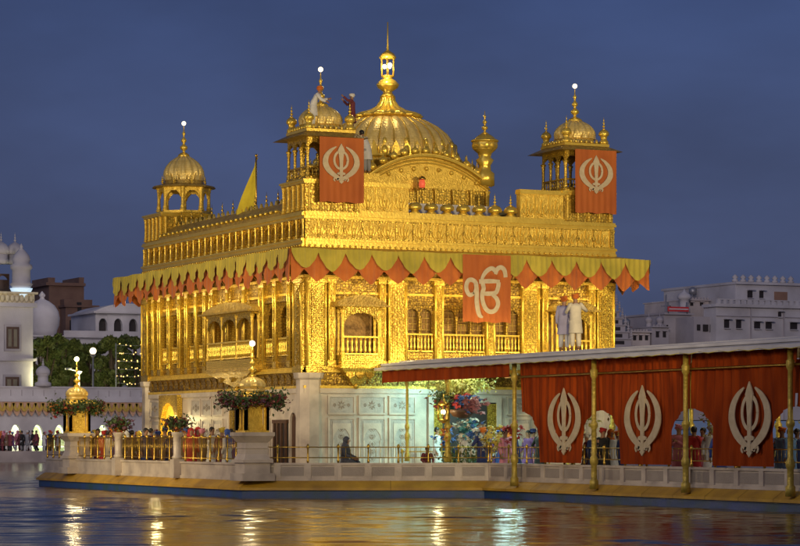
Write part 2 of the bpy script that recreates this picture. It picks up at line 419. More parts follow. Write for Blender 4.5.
panels(FR, W, [(4.6,7.7)]); panels(LF, L, [(.3,3.0),(5.0,7.3),(12.0,14.7)]); panels(RT, L, []); panels(BK, W, [])
pf.build_each('panel_frame', MARB, marble_wall); pi.build_each('inlaid_panel', MARBI, marble_wall); pz.build_each('inlay_motif', mat('inlay_stone',(.34,.27,.22),(.22,.19,.15),9,.5), marble_wall)
# corner pillars of marble
for (x,y) in ((.28,.28),(W-.28,.28),(.28,L-.28),(W-.28,L-.28)):
    p = MB(); p.lathe(x,y,[(.56,PD+.004),(.56,.95),(.48,1.02),(.46,3.95),(.54,4.02),(.56,4.2)],8,smooth=False,ph=PI/8)
    p.build('corner_pillar', MARB, temple)
# entrance doorway (front), dark openings
for M, a0, a1, zt, nm in ((FR,4.9,7.4,3.2,'entrance_door'),(LF,5.3,7.0,3.0,'side_door')):
    d = MB(M); d.box(a0,a1,-.01,.03,PD+.005,zt); o = d.build(nm, DARK, temple)
    f = MB(M); f.box(a0-.2,a0,-.01,.12,PD+.006,zt+.2); f.box(a1,a1+.2,-.01,.12,PD+.006,zt+.2); f.box(a0,a1,-.01,.115,zt,zt+.2); f.build('door_frame', MARB, o)
    lf = MB(M); lf.box(a0,a0+.35,.03,.09,PD+.006,zt-.05); lf.cut(); lf.box(a1-.35,a1,.03,.09,PD+.006,zt-.05); lf.build_each('door_leaf', GOLDF, o)
d = MB(LF); d.box(1.55,2.75,-.01,.035,PD+.005,2.45); dd = d.build('wooden_door', DARK, temple)
q = MB(LF)
for x in (1.55,1.95,2.32,2.62): q.box(x,x+.13,.035,.09,PD+.006,2.45)
q.box(1.5,2.8,-.01,.1,2.45,2.58); q.build('door_leaf', WOOD, dd)
d = MB(LF); d.box(.55,1.15,-.005,.02,.9,2.85); nb = d.build('arched_niche', WOOD, temple)
q = MB(LF); q.arch(.55,1.15,2.5,2.82,3.1,-.01,.10); q.box(.47,.55,-.01,.10,.85,3.1); q.box(1.15,1.23,-.01,.10,.85,3.1); q.build('niche_surround', MARB, nb)
# golden arched doorway near the far end of the long side
d = MB(LF); d.box(12.35,14.35,-.01,.02,PD+.005,3.6); nb = d.build('golden_doorway', GOLD, temple)
q = MB(LF); q.arch(12.5,14.2,2.55,3.35,3.62,.0,.22,5); q.box(12.3,12.5,0,.22,PD+.006,3.62); q.box(14.2,14.4,0,.22,PD+.006,3.62)
q.build('arch_surround', GOLDR, nb)

# gold wall core
gw = MB(); gw.box(.30,W-.30,.30,L-.30,3.67,9.70)
gold_core = gw.build('gilded_wall', GOLDK, temple)
bands = MB(); bandr = MB()
for M, Ln in FACES:
    bands.M = M; bandr.M = M
    bandr.box(.3,Ln-.3,-.4,-.01,3.67,4.28)
    bands.box(-.06,Ln+.06,-.32,.05,3.668,3.76)
    bands.box(-.10,Ln+.10,-.32,.10,4.22,4.30); bands.box(-.05,Ln+.05,-.32,.05,4.30,4.40)
    bandr.box(.3,Ln-.3,-.4,-.012,6.75,8.40)
    bands.box(-.03,Ln+.03,-.32,.04,6.95,7.03); bands.box(-.06,Ln+.06,-.32,.09,7.5,7.6)
    k = int(Ln/.62)
    for i in range(k):
        a = .5+(Ln-1.0)*(i+.5)/k
        bandr.M = M
        bandr.prism([(a-.2,3.82),(a+.2,3.82),(a+.2,4.02),(a+.1,4.14),(a,4.18),(a-.1,4.14),(a-.2,4.02)], -.01, .035)
bands.build('moulding', GOLD, gold_core); bandr.build('relief_band', GOLDM, gold_core)

def pilaster(M, a, wd, z0, z1, n=.10, m=None, name='pilaster'):
    p = MB(M); h = wd/2
    p.box(a-h,a+h,-.31,n,z0,z1)
    p.box(a-h-.03,a+h+.03,-.3,n+.04,z0+.001,z0+.22); p.box(a-h-.03,a+h+.03,-.3,n+.04,z1-.16,z1-.001)
    p.box(a-h*.55,a+h*.55,n,n+.035,z0+.3,z1-.25)
    rb = MB(M)
    for g in (-1,1): rb.tube([(a+g*(h-.03),n+.02,z0+.24),(a+g*(h-.03),n+.02,z1-.18)], .042, 8); rb.cut()
    k = max(3,int((z1-z0)/.36))
    for i in range(k):
        zz = z0+.42+(z1-z0-.8)*i/(k-1); d = h*.45
        p.prism([(a-d,zz),(a-d*.3,zz-.05),(a,zz-.14),(a+d*.3,zz-.05),(a+d,zz),(a+d*.3,zz+.05),(a,zz+.14),(a-d*.3,zz+.05)], n+.03, n+.06)
    o = p.build(name, m or GOLDR, temple); rb.build_each('rib', GOLDS, o); return o
def window(M, a0, a1, z0, z1, rail=True, lights=1):
    g = MB(M)
    g.box(a0-.001,a1+.001,-.31,-.08,6.3 if z1 > 6.3 else z1,6.748)
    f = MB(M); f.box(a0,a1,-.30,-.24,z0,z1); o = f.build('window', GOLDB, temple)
    s = MB(M); wd = (a1-a0)/lights
    for i in range(lights):
        x0 = a0+i*wd; x1 = x0+wd
        s.arch(x0+.03,x1-.03,z1-.55*min(1,wd),z1-.08,z1+.02,-.14,-.04,5,12)
        s.box(x0-.002,x0+.04,-.14,-.03,z0,z1); s.box(x1-.04,x1+.002,-.14,-.03,z0,z1)
        if i: colonnette(s, x0, .0, z0+.02, z1-.35, .055)
    s.box(a0,a1,-.30,.06,z0-.22,z0); s.box(a0-.04,a1+.04,-.2,.10,z1+.02,z1+.12)
    s.box(a0,a1,-.30,.02,4.402,z0-.22)
    s.box(a0,a1,-.30,.03,z1+.12,6.96)
    s.build('window_surround', GOLDM, o)
    if rail:
        b = MB(M); balusters(b, a0+.05, a1-.05, .02, z0+.08, z0+.62); b.build('balustrade', GOLDS, o)
        # pierced screen behind
        sc = MB(M); k = max(3,int((a1-a0)/.16))
        for i in range(1,k): x = a0+(a1-a0)*i/k; sc.box(x-.012,x+.012,-.235,-.21,z0,z1-.1)
        for i in range(1,8): z = z0+(z1-z0)*i/8; sc.box(a0,a1,-.205,-.18,z-.012,z+.012)
        sc.build('lattice_screen', GOLDK, o)
    return o
def jharokha(M, a0, a1, dp=.55, lights=1):
    """projecting balcony window with a curved roof"""
    c = (a0+a1)/2; h = (a1-a0)/2
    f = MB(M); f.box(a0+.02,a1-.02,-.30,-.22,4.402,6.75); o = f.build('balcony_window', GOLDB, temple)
    b = MB(M); b.taper(c-.12,c+.12,-.05,.10,3.78, a0,a1,-.05,dp,4.36); b.box(a0-.06,a1+.06,-.05,dp+.06,4.36,4.46); b.ball((c,.08,3.74),.1)
    for t in (-.5,0,.5): b.prism([(c+t*h-.16,4.12),(c+t*h,3.98),(c+t*h+.16,4.12),(c+t*h+.16,4.3),(c+t*h-.16,4.3)], .2, dp-.1)
    b.build('bracket', GOLDR, o)
    p = MB(M); p.box(a0,a1,-.05,dp,4.462,4.80); p.build('balcony_front', GOLDF, o)
    r = MB(M); balusters(r, a0+.08, a1-.08, dp-.06, 4.88, 5.42, .15, .034)
    r.build('balustrade', GOLDS, o)
    cl = MB(M)
    for i in range(lights+1): cl.cut(); colonnette(cl, a0+.06+(a1-a0-.12)*i/lights, dp-.06, 4.801, 6.42, .065)
    for x in (a0+.06,a1-.06): cl.cut(); colonnette(cl, x, .12, 4.801, 6.42, .06)
    cl.build_each('colonnette', GOLD, o)
    ar = MB(M); wd = (a1-a0-.12)/lights
    for i in range(lights): ar.arch(a0+.06+i*wd,a0+.06+(i+1)*wd,5.85,6.32,6.55,dp-.12,dp-.02,5)
    ar.box(a0,a0+.08,0,dp-.13,6.42,6.55); ar.box(a1-.08,a1,0,dp-.13,6.42,6.55)
    ar.build('arch', GOLDF, o)
    rf = MB(M); N = 16; top = []; bot = []
    for i in range(N+1):
        t = -1+2*i/N; e = .16
        top.append((c+(h+e)*t, 6.66+.26*(1-abs(t)**1.8))); bot.append((c+(h+e)*t, 6.552+.30*(1-abs(t)**1.8)*0))
    rf.prism(bot+top[::-1], -.05, dp+.06)
    rf.box(a0-.22,a1+.22,-.05,dp+.24,6.50,6.56)
    for i in range(5):
        t = -.8+.4*i; finial(rf, c+h*t, dp*.8, 6.62+.26*(1-abs(t)**1.8), .42, .06, 6)
    rf.build('curved_roof', GOLDK, o)
    return o

# entrance front
jharokha(FR, 1.15, 2.65); jharokha(FR, 9.6, 11.1)
for a, wd, m in ((.38,.74,GOLDF),(.95,.26,GOLDR),(2.9,.24,GOLDR),(3.48,.72,GOLDR),(5.1,.34,GOLDR),(7.15,.34,GOLDR),(8.77,.72,GOLDR),(9.36,.24,GOLDR),(11.3,.26,GOLDR),(11.87,.74,GOLDF)):
    pilaster(FR, a, wd, 4.41 if .5 < a < 11.5 else 4.205, 7.5, .12, m)
window(FR, 3.86, 4.92, 4.95, 6.6, True, 2); window(FR, 5.28, 6.97, 4.95, 6.6, True, 3); window(FR, 7.33, 8.39, 4.95, 6.6, True, 2)
def fill(M, a0, a1, m=GOLDM, nn=-.06):
    p = MB(M); p.box(a0,a1,-.31,nn,4.402,6.75); c=(a0+a1)/2
    p.box(a0+.06,a1-.06,nn,nn+.03,4.6,5.6); p.box(a0+.06,a1-.06,nn,nn+.03,5.7,6.6)
    for zz in (4.85,5.35,5.95,6.35):
        w_ = min(.14,(a1-a0)*.35); p.prism([(c-w_,zz),(c-w_*.3,zz-.06),(c,zz-.2),(c+w_*.3,zz-.06),(c+w_,zz),(c+w_*.3,zz+.06),(c,zz+.2),(c-w_*.3,zz+.06)], nn+.03, nn+.055)
    p.build('wall_panel', m, temple)
for a0,a1 in ((.74,.82),(1.08,1.14),(2.66,2.78),(3.02,3.12),(9.13,9.24),(9.48,9.59),(11.11,11.17),(11.43,11.5)): fill(FR,a0,a1)
# long side
for a, wd in ((.38,.74),(1.15,.24),(2.47,.26),(3.72,.42),(5.45,.20),(7.15,.20),(8.80,.36),(9.50,.22),(10.45,.20),(11.5,.26),(12.3,.26),(13.5,.26),(14.6,.3),(15.35,.22),(16.32,.74)):
    pilaster(LF, a, wd, 4.205 if a < .5 or a > 16 else 4.41, 7.5, .12, GOLDF if wd > .7 else GOLDR)
for a0,a1,r in ((1.30,2.32,1),(2.63,3.48,1),(9.64,10.32,1),(10.58,11.34,1),(12.46,13.34,1),(13.66,14.42,1)): window(LF, a0, a1, 4.80, 6.72, bool(r), 1)
o = jharokha(LF, 3.98, 8.58, .42, 3)
for a0,a1 in ((.76,1.02),(9.0,9.38),(11.66,12.15),(14.78,15.2),(15.5,15.9)): fill(LF,a0,a1)
for M, Ln in ((RT,L),(BK,W)):
    k = int(Ln/1.6)
    for i in range(k+1):
        pilaster(M, .38+(Ln-.76)*i/k, .5, 4.41, 7.5)
        if i < k: window(M, .38+(Ln-.76)*i/k+.27, .38+(Ln-.76)*(i+1)/k-.27, 4.95, 6.6, False)

# eave (chajja) with brackets
ev = MB()
E = .90; ZE = 8.36
ring0 = [(-E,-E),(W+E,-E),(W+E,L+E),(-E,L+E)]; ring1 = [(.1,.1),(W-.1,.1),(W-.1,L-.1),(.1,L-.1)]
ev.add([(x,y,ZE-.06) for x,y in ring0]+[(x,y,ZE+.03) for x,y in ring0]+[(x,y,ZE+.26) for x,y in ring1]+[(x,y,ZE+.1) for x,y in ring1],
       [(i,(i+1)%4,(i+1)%4+4,i+4) for i in range(4)]+[(i+4,(i+1)%4+4,(i+1)%4+8,i+8) for i in range(4)]+[(i+12,(i+1)%4+12,(i+1)%4,i) for i in range(4)])
eave = ev.build('eave', GOLD, temple)
bk = MB()
for M, Ln in FACES:
    bk.M = M; k = int(Ln/.8)
    for i in range(k+1):
        a = .3+(Ln-.6)*i/k
        bk.prism([(a-.05,7.62),(a+.05,7.62),(a+.05,8.33),(a-.05,8.33)], -.02, .10)
        bk.add([(a-.04,.10,7.65),(a+.04,.10,7.65),(a+.04,.10,8.32),(a-.04,.10,8.32),(a-.04,.72,8.22),(a+.04,.72,8.22),(a+.04,.72,8.31),(a-.04,.72,8.31)],
               [(0,1,2,3),(4,5,6,7),(0,1,5,4),(1,2,6,5),(2,3,7,6),(3,0,4,7)])
bk.build('eave_bracket', GOLDK, eave)

# cornice + frieze storey
fz = MB(); fzl = MB(); cn = MB()
for M, Ln in FACES:
    cn.M = M
    cn.box(-.02,Ln+.02,-.3,.14,8.56,8.66); cn.box(-.02,Ln+.02,-.3,.10,8.66,8.78); cn.box(-.02,Ln+.02,-.3,.16,8.78,8.86)
    cn.box(-.02,Ln+.02,-.3,.13,9.66,9.74); cn.box(-.02,Ln+.02,-.3,.09,9.74,9.80)
    cn.box(-.02,Ln+.02,-.3,.04,9.56,9.66)
cornice = cn.build('cornice', GOLDS, temple)
cb = MB()
for M, Ln in FACES:
    cb.M = M
    for i in range(int(Ln/.22)):
        cb.ball((.1+i*.22, .17, 8.61), .045, 6, 4)
cb.build('cornice_beads', GOLDS, cornice)
# front frieze: flat panel with palmettes; other sides: niches between little columns
fz.M = FR; fz.box(0,W,-.3,0,8.41,9.655)
frieze = fz.build('frieze', GOLD, temple)
pm = MB(FR)
def palmette(mb, a, z, h, n=0.0, wf=1.0):
    for dx, sz, lean in ((0,1,0),(-.09,.7,-.06),(.09,.7,.06),(-.15,.42,-.1),(.15,.42,.1)):
        dx *= wf; lean *= wf
        mb.prism([(a+dx,z),(a+dx+.05*wf+lean*.5,z+h*.4*sz),(a+dx+lean,z+h*sz),(a+dx-.05*wf+lean*.5,z+h*.4*sz)], n, n+.045)
    mb.ball((a,n+.02,z-.02),.06,6,4); mb.ball((a,n+.03,z+h*.45),.05,6,4)
for i in range(18):
    a = .5+(W-1.0)*i/17
    palmette(pm, a, 9.0, .52); pm.cut()
pm.build_each('palmette_relief', GOLDS, frieze)
pm = MB(FR)
for i in range(17):
    a = .5+(W-1.0)*(i+.5)/17
    pm.box(a-.015,a+.015,0,.03,8.90,9.54); pm.prism([(a-.07,9.2),(a,9.05),(a+.07,9.2),(a,9.35)],.0,.045)
pm.box(.02,W-.02,0,.03,9.50,9.54); pm.box(.02,W-.02,0,.03,8.88,8.92)
pm.build('frieze_tracery', GOLDR, frieze)
for M, Ln, lab in ((LF,L,'long side'),(RT,L,''),(BK,W,'')):
    q = MB(M); q.box(.012,Ln-.012,-.3,-.16,8.4,9.66)
    fr = q.build('frieze', GOLDK, temple)
    q = MB(M); k = int(Ln/.62)
    for i in range(k):
        a0 = Ln*i/k; a1 = Ln*(i+1)/k
        q.arch(a0+.05,a1-.05,9.25,9.45,9.56,-.16,-.02,3,8)
        q.box(a0-.05,a0+.05,-.16,.0,8.86,9.56)
        q.box(a0+.05,a1-.05,-.16,-.06,8.86,9.0)
    q.box(Ln-.05,Ln,-.16,0,8.86,9.56)
    q.build('frieze_arcade', GOLDR, fr)
    q = MB(M)
    for i in range(k+1): colonnette(q, min(max(Ln*i/k,.06),Ln-.06), .05, 8.865, 9.55, .045, 6); q.cut()
    q.build_each('frieze_colonnette', GOLDS, fr)

# roof deck and parapets
struct_roof = MB().box(.25,W-.25,.25,L-.25,9.70,9.76).build('roof_deck', MARB, temple)
def parapet(M, a0, a1, z1=10.9, pal=True):
    p = MB(M); p.box(a0,a1,-.28,-.03,9.80,z1-.16); o = p.build('parapet', GOLD, temple)
    c = MB(M); c.box(a0-.02,a1+.02,-.34,.07,z1-.16,z1-.08); c.box(a0-.02,a1+.02,-.32,.03,z1-.08,z1); c.box(a0,a1,-.30,.03,9.80,9.88); c.build('coping', GOLDS, o)
    q = MB(M); k = max(1,int((a1-a0)/.55))
    for i in range(k):
        a = a0+(a1-a0)*(i+.5)/k
        palmette(q, a, 10.0, .55, -.03, 1.1)
        q.box(a0+(a1-a0)*i/k,a0+(a1-a0)*i/k+.05,-.04,.0,9.9,z1-.18)
    q.build('palmette_relief', GOLDS, o)
parapet(FR, 2.06, 3.98); parapet(FR, 8.40, 10.19)
# low ledge with seven small domes
lg = MB(FR); lg.box(3.99,8.39,-.42,.06,9.80,9.88); ledge = lg.build('dome_ledge', GOLDS, temple)
for i in range(7):
    a = 4.28+(8.1-4.28)*i/6
    q = MB(FR); s = 1.0 if i != 3 else 1.0
    q.lathe(a,-.16,[(.20,9.881),(.20,9.92),(.13,9.96),(.15,10.02)],12)
    dome(q, a, -.16, 10.02, .25, .30, 8, .05, 24)
    o = q.build('small_dome', GOLDS, temple)
    q = MB(FR); finial(q, a, -.16, 10.30, .42 if i != 3 else .62, .045, 8); q.build('finial', GOLDS, o)
# long side parapet: sloping tiled skirt, beads and finials
sk = MB(LF)
sk.add([(2.06,.10,9.80),(14.7,.10,9.80),(14.7,.10,9.9),(2.06,.10,9.9),(2.06,-.45,10.34),(14.7,-.45,10.34),(2.06,-.45,9.8),(14.7,-.45,9.8)],
       [(0,1,2,3),(3,2,5,4),(4,5,7,6),(0,3,4,6),(1,7,5,2),(0,6,7,1)])
skirt = sk.build('sloping_parapet', GOLDK, temple)
q = MB(LF)
for i in range(26):
    a = 2.3+i*.485
    q.ball((a,.14,9.96),.075,6,4); q.box(a-.05,a+.05,-.02,.11,9.91,9.99)
    q.prism([(a-.12,10.30),(a+.12,10.30),(a+.09,10.40),(a,10.50),(a-.09,10.40)], -.5, -.44)
q.build('bead_row', GOLDS, skirt)
for i in range(11):
    a = 2.8+i*1.12
    q = MB(LF); finial(q, a, -.6, 10.3, .62, .05, 6); q.box(a-.05,a+.05,-.68,-.52,9.77,10.31); q.build('roof_finial', BRASS, temple)
for M, Ln in ((RT,L),(BK,W)):
    parapet(M, 2.06, Ln-2.06)

def petals(q, x, y, z, r, k, h=.3):
    for i in range(k):
        t = 2*PI*i/k; q.M = Matrix.Translation((x+r*math.cos(t),y+r*math.sin(t),z)) @ Matrix.Rotation(t+PI/2,4,'Z')
        w_ = r*PI/k*.85; q.prism([(-w_,0),(w_,0),(w_*.7,h*.55),(0,h),(-w_*.7,h*.55)], -.02, .035)
    q.M = I4
def tower_base(cx, cy, z0=9.80, z1=10.9):
    q = MB(); h = 1.025
    q.box(cx-h,cx+h,cy-h,cy+h,z0+.001,z1-.12); o = q.build('tower_base', GOLDR, temple)
    q = MB(); q.box(cx-h-.05,cx+h+.05,cy-h-.05,cy+h+.05,z1-.12,z1-.05); q.box(cx-h-.10,cx+h+.10,cy-h-.10,cy+h+.10,z1-.05,z1+.02)
    q.build('coping', GOLDS, o)
    q = MB()
    for M in (Matrix.Translation((cx-h,cy-h,0)) @ seg((0,0),(1,0))[0], Matrix.Translation((cx-h,cy-h,0)) @ seg((0,0),(0,1),True)[0]):
        q.M = M
        for i in range(5): colonnette(q, .15+.44*i, .02, z0+.05, z1-.14, .055, 6); q.cut()
    q.build_each('colonnette', GOLD, o)
    return o
def kiosk(cx, cy, z0, corner=True, lamp=True):
    """square corner kiosk: arcaded body, chajja, ribbed dome, lamp"""
    h = .93; zc = z0+1.48
    q = MB(); q.box(cx-h+.25,cx+h-.25,cy-h+.25,cy+h-.25,z0,z0+.18)
    q.box(cx-h,cx+h,cy-h,cy+h,z0-.001,z0+.06)
    o = q.build('corner_kiosk', GOLD, temple)
    q = MB()
    for M in (seg((cx-h,cy-h),(cx+h,cy-h))[0], seg((cx-h,cy-h),(cx-h,cy+h),True)[0], seg((cx+h,cy-h),(cx+h,cy+h))[0], seg((cx-h,cy+h),(cx+h,cy+h),True)[0]):
        q.M = M
        for i in range(3):
            a0 = .06+(2*h-.12)*i/3; a1 = .06+(2*h-.12)*(i+1)/3
            q.arch(a0,a1,zc-.42,zc-.14,zc-.001,-.12,-.03,3,10)
        for i in range(4): colonnette(q, .07+(2*h-.14)*i/3, -.075, z0+.06, zc-.35, .068, 8)
        balusters(q, .1, 2*h-.1, -.075, z0+.12, z0+.42, .14, .022)
    q.build('arcade', GOLDR, o)
    q = MB(); e = 1.30
    q.taper(cx-e,cx+e,cy-e,cy+e,zc, cx-h+.02,cx+h-.02,cy-h+.02,cy+h-.02,zc+.20)
    q.build('chajja', GOLDK, o)
    q = MB(); q.box(cx-h,cx+h,cy-h,cy+h,zc+.205,zc+.30)
    for i in range(9):
        t = -h+.08+(2*h-.16)*i/8
        for (x,y) in ((cx+t,cy-h+.06),(cx-h+.06,cy+t),(cx+h-.06,cy+t),(cx+t,cy+h-.06)): q.lathe(x,y,[(.05,zc+.30),(.07,zc+.36),(.045,zc+.42),(.01,zc+.47)],6)
    q.build('crest', GOLDS, o)
    q = MB(); q.lathe(cx,cy,[(.74,zc+.3),(.72,zc+.46),(.68,zc+.50)],24); dome(q, cx, cy, zc+.50, .72, .80, 16, .06, 96); petals(q, cx, cy, zc+.52, .74, 16)
    q.build('dome', GOLDD, o)
    q = MB(); q.lathe(cx,cy,[(.02,zc+1.22),(.26,zc+1.20),(.22,zc+1.27),(.10,zc+1.34)],16,8,.12)
    finial(q, cx, cy, zc+1.28, 1.1, .12)
    q.build('finial', GOLDS, o)
    for (dx,dy) in ((-1,-1),(1,-1),(-1,1),(1,1)):
        q = MB(); x = cx+dx*.78; y = cy+dy*.78
        q.lathe(x,y,[(.17,zc+.30),(.17,zc+.42),(.11,zc+.46),(.13,zc+.60),(.19,zc+.64)],10); dome(q,x,y,zc+.62,.19,.26,8,.04,16); finial(q,x,y,zc+.86,.45,.045,6)
        q.build('corner_finial', GOLDS, o)
    if lamp:
        q = MB(); q.ball((cx,cy,zc+2.50),.09,12,8); q.build('lamp_globe', LAMPW, o)
    return o
tower_base(1.03,1.03); kiosk(1.03,1.03,10.92)
tower_base(W-1.03,1.03); kiosk(W-1.03,1.03,10.92)
tower_base(W-1.03,L-1.03)
tower_base(1.03,L-1.03)
def open_kiosk(cx, cy, z0):
    """eight-sided open kiosk with a big bulbous dome"""
    q = MB(); R = 1.0
    q.lathe(cx,cy,[(R+.08,z0),(R+.08,z0+.10)],8,smooth=False,ph=PI/8); o = q.build('octagonal_kiosk', GOLD, temple)
    P = [(cx+R*math.cos(PI/8+i*PI/4), cy+R*math.sin(PI/8+i*PI/4)) for i in range(8)]
    q = MB()
    for i in range(8):
        M, ln = seg(P[i], P[(i+1)%8]); q.M = M
        q.arch(.07,ln-.07,z0+.62,z0+.92,z0+1.04,-.05,.05,3,12)
    q.M = I4
    for p in P: colonnette(q, p[0], p[1], z0+.10, z0+1.04, .085, 8)
    q.build('arcade', GOLD, o)
    q = MB(); q.lathe(cx,cy,[(R-.1,z0+1.02),(R+.28,z0+1.045),(R+.24,z0+1.10),(.80,z0+1.20),(.78,z0+1.34)],24,smooth=False,ph=PI/8); q.build('chajja', GOLDK, o)
    q = MB(); dome(q, cx, cy, z0+1.32, .76, 1.12, 16, .06, 96); petals(q, cx, cy, z0+1.34, .78, 16, .42); q.build('dome', GOLDD, o)
    q = MB(); q.lathe(cx,cy,[(.02,z0+2.34),(.24,z0+2.30),(.20,z0+2.40),(.10,z0+2.48)],16,8,.12); finial(q,cx,cy,z0+2.40,1.15,.12); q.build('finial', GOLDS, o)
    q = MB(); q.ball((cx,cy,z0+3.66),.09,12,8); q.build('lamp_globe', LAMPW, o)
    for i in range(8):
        q = MB(); x = cx+.92*math.cos(i*PI/4); y = cy+.92*math.sin(i*PI/4); finial(q,x,y,z0+1.2,.34,.05,6); q.build('corner_finial', GOLDS, o)
open_kiosk(1.15, L-1.45, 10.92)
open_kiosk(W-1.15, L-1.45, 10.92)

# central attic pavilion with curved cornice and great dome
AX0, AX1, AY0, AY1 = 3.55, 8.65, 3.0, 9.8
q = MB(); q.box(AX0+.05,AX1-.05,AY0+.05,AY1-.05,9.761,11.35); attic = q.build('attic_wall', GOLDR, temple)
q = MB(); gab = MB(); bd = MB()
for M, Ln in ((seg((AX0,AY0),(AX1,AY0))[0],AX1-AX0),(seg((AX0,AY0),(AX0,AY1),True)[0],AY1-AY0),(seg((AX1,AY0),(AX1,AY1))[0],AY1-AY0),(seg((AX0,AY1),(AX1,AY1),True)[0],AX1-AX0)):
    q.M = gab.M = bd.M = M; N = 24; c = Ln/2
    crv = [(c+(Ln/2)*(-1+2*i/N), 11.30+.98*(1-abs(-1+2*i/N)**2.0)) for i in range(N+1)]
    gab.prism([(0,11.1)]+crv+[(Ln,11.1)], -.25, -.01)
    for off, nn, dz, r in ((0,.12,.0,.06),(0,.04,-.14,.04),(0,.02,-.26,.03)):
        q.tube([(a, nn, z+dz) for a,z in crv], r, 6)
    for i in range(N):
        (a0,z0),(a1,z1) = crv[i], crv[i+1]
        q.prism([(a0,z0),(a1,z1),(a1,z1+.08),(a0,z0+.08)], -.3, .16)
    for i in range(0,N+1,2):
        a, z = crv[i]; a = min(max(a,.1),Ln-.1)
        bd.lathe(a,-.1,[(.10,z+.08),(.15,z+.16),(.16,z+.24),(.08,z+.33),(.03,z+.36),(.03,z+.42),(.005,z+.56)],8); bd.cut()
    for i in range(9):
        t = -.8+.2*i; gab.ball((c+t*Ln/2,.0,11.12+.7*(1-t*t)),.09,6,4)
    k = 7
    for i in range(k+1): colonnette(gab, Ln*i/k if 0<i<k else (.08 if i==0 else Ln-.08), .02, 9.8, 11.1, .06, 6)
q.build('curved_cornice', GOLDS, attic); gab.build('gable', GOLD, attic); bd.build_each('crest_dome', GOLDS, attic)
DX, DY = 6.1, 6.4
q = MB(); q.lathe(DX,DY,[(2.42,11.3),(2.42,12.15),(2.55,12.2),(2.55,12.3),(2.40,12.34)],48); q.build('drum', GOLD, temple)
q = MB(); P = [(2.46,12.32),(2.58,12.50),(2.60,12.75),(2.50,13.05),(2.28,13.38),(1.92,13.68),(1.45,13.93),(1.0,14.06),(.6,14.14)]
q.lathe(DX,DY,P,168,28,.02); gd = q.build('great_dome', GOLDD, temple)
q = MB()
for i in range(28):
    t = 2*PI*(i+.5)/28
    q.tube([(DX+(r_+.0)*math.cos(t),DY+(r_+.0)*math.sin(t),z_) for r_,z_ in P], [.026]*4+[.022]*3+[.018]*2, 5); q.cut()
q.build_each('dome_rib', GOLDS, gd)
q = MB(); q.lathe(DX,DY,[(2.50,12.30),(2.62,12.36),(2.62,12.44),(2.52,12.5)],64)
for i in range(40):
    t = 2*PI*i/40; q.M = Matrix.Translation((DX+2.6*math.cos(t),DY+2.6*math.sin(t),12.42)) @ Matrix.Rotation(t+PI/2,4,'Z')
    q.prism([(-.17,0),(.17,0),(.12,.28),(0,.52),(-.12,.28)], -.03, .05)
q.M = I4; q.build('petal_ring', GOLDS, gd)
q = MB()
for i in range(20):
    t = 2*PI*i/20
    for (r,z,s) in ((2.58,12.55,.18),(2.56,12.9,.12)):
        q.ball((DX+r*math.cos(t+PI/20),DY+r*math.sin(t+PI/20),z),s,6,5,.8,.8,1.3)
q.build('petal_relief', GOLDS, gd)
q = MB(); q.lathe(DX,DY,[(.5,14.02),(1.20,14.04),(1.28,14.13),(1.05,14.24),(.70,14.34),(.42,14.50),(.28,14.72),(.26,14.9)],80,16,.07)
q.build('lotus_cap', GOLDS, gd)
q = MB(); q.lathe(DX,DY,[(.30,14.85),(.20,14.98),(.16,15.05),(.38,15.20),(.44,15.32),(.30,15.48),(.16,15.56),(.26,15.62),(.26,15.66),(.10,15.68)],20)
q.lathe(DX,DY,[(.30,16.30),(.33,16.36),(.24,16.50),(.12,16.58),(.05,16.64),(.03,16.9),(.02,17.7)],14)
for i in range(6):
    t = i*PI/3; q.tube([(DX+.25*math.cos(t),DY+.25*math.sin(t),15.64),(DX+.27*math.cos(t),DY+.27*math.sin(t),16.32)],.022,5)
sp = q.build('spire', GOLDS, temple)
q = MB()
q.ball((DX+.03,DY-.12,16.05),.10,8,6); q.ball((DX-.14,DY-.02,16.0),.09,8,6); q.ball((DX+.12,DY+.08,16.02),.08,8,6)
q.build('lantern_light', LAMPW, sp)
# turrets on the attic corners
for (x,y) in ((AX1-.1,AY0+.1),(AX1-.1,AY1-.1)):
    q = MB(); q.lathe(x,y,[(.36,11.3),(.36,11.75),(.24,11.85),(.22,12.05),(.34,12.25),(.22,12.35),(.26,12.5),(.40,12.62),(.44,12.66)],20,8,.05)
    dome(q,x,y,12.64,.46,.66,10,.04,40); q.lathe(x,y,[(.46,12.9),(.52,12.94),(.52,12.98),(.46,13.02)],20)
    finial(q,x,y,13.24,.85,.09); q.build('turret', GOLDS, temple)
# low white roof wall behind the small domes
MB().box(4.05,8.35,2.2,2.35,9.762,10.45).build('roof_screen', WHITEC, temple)

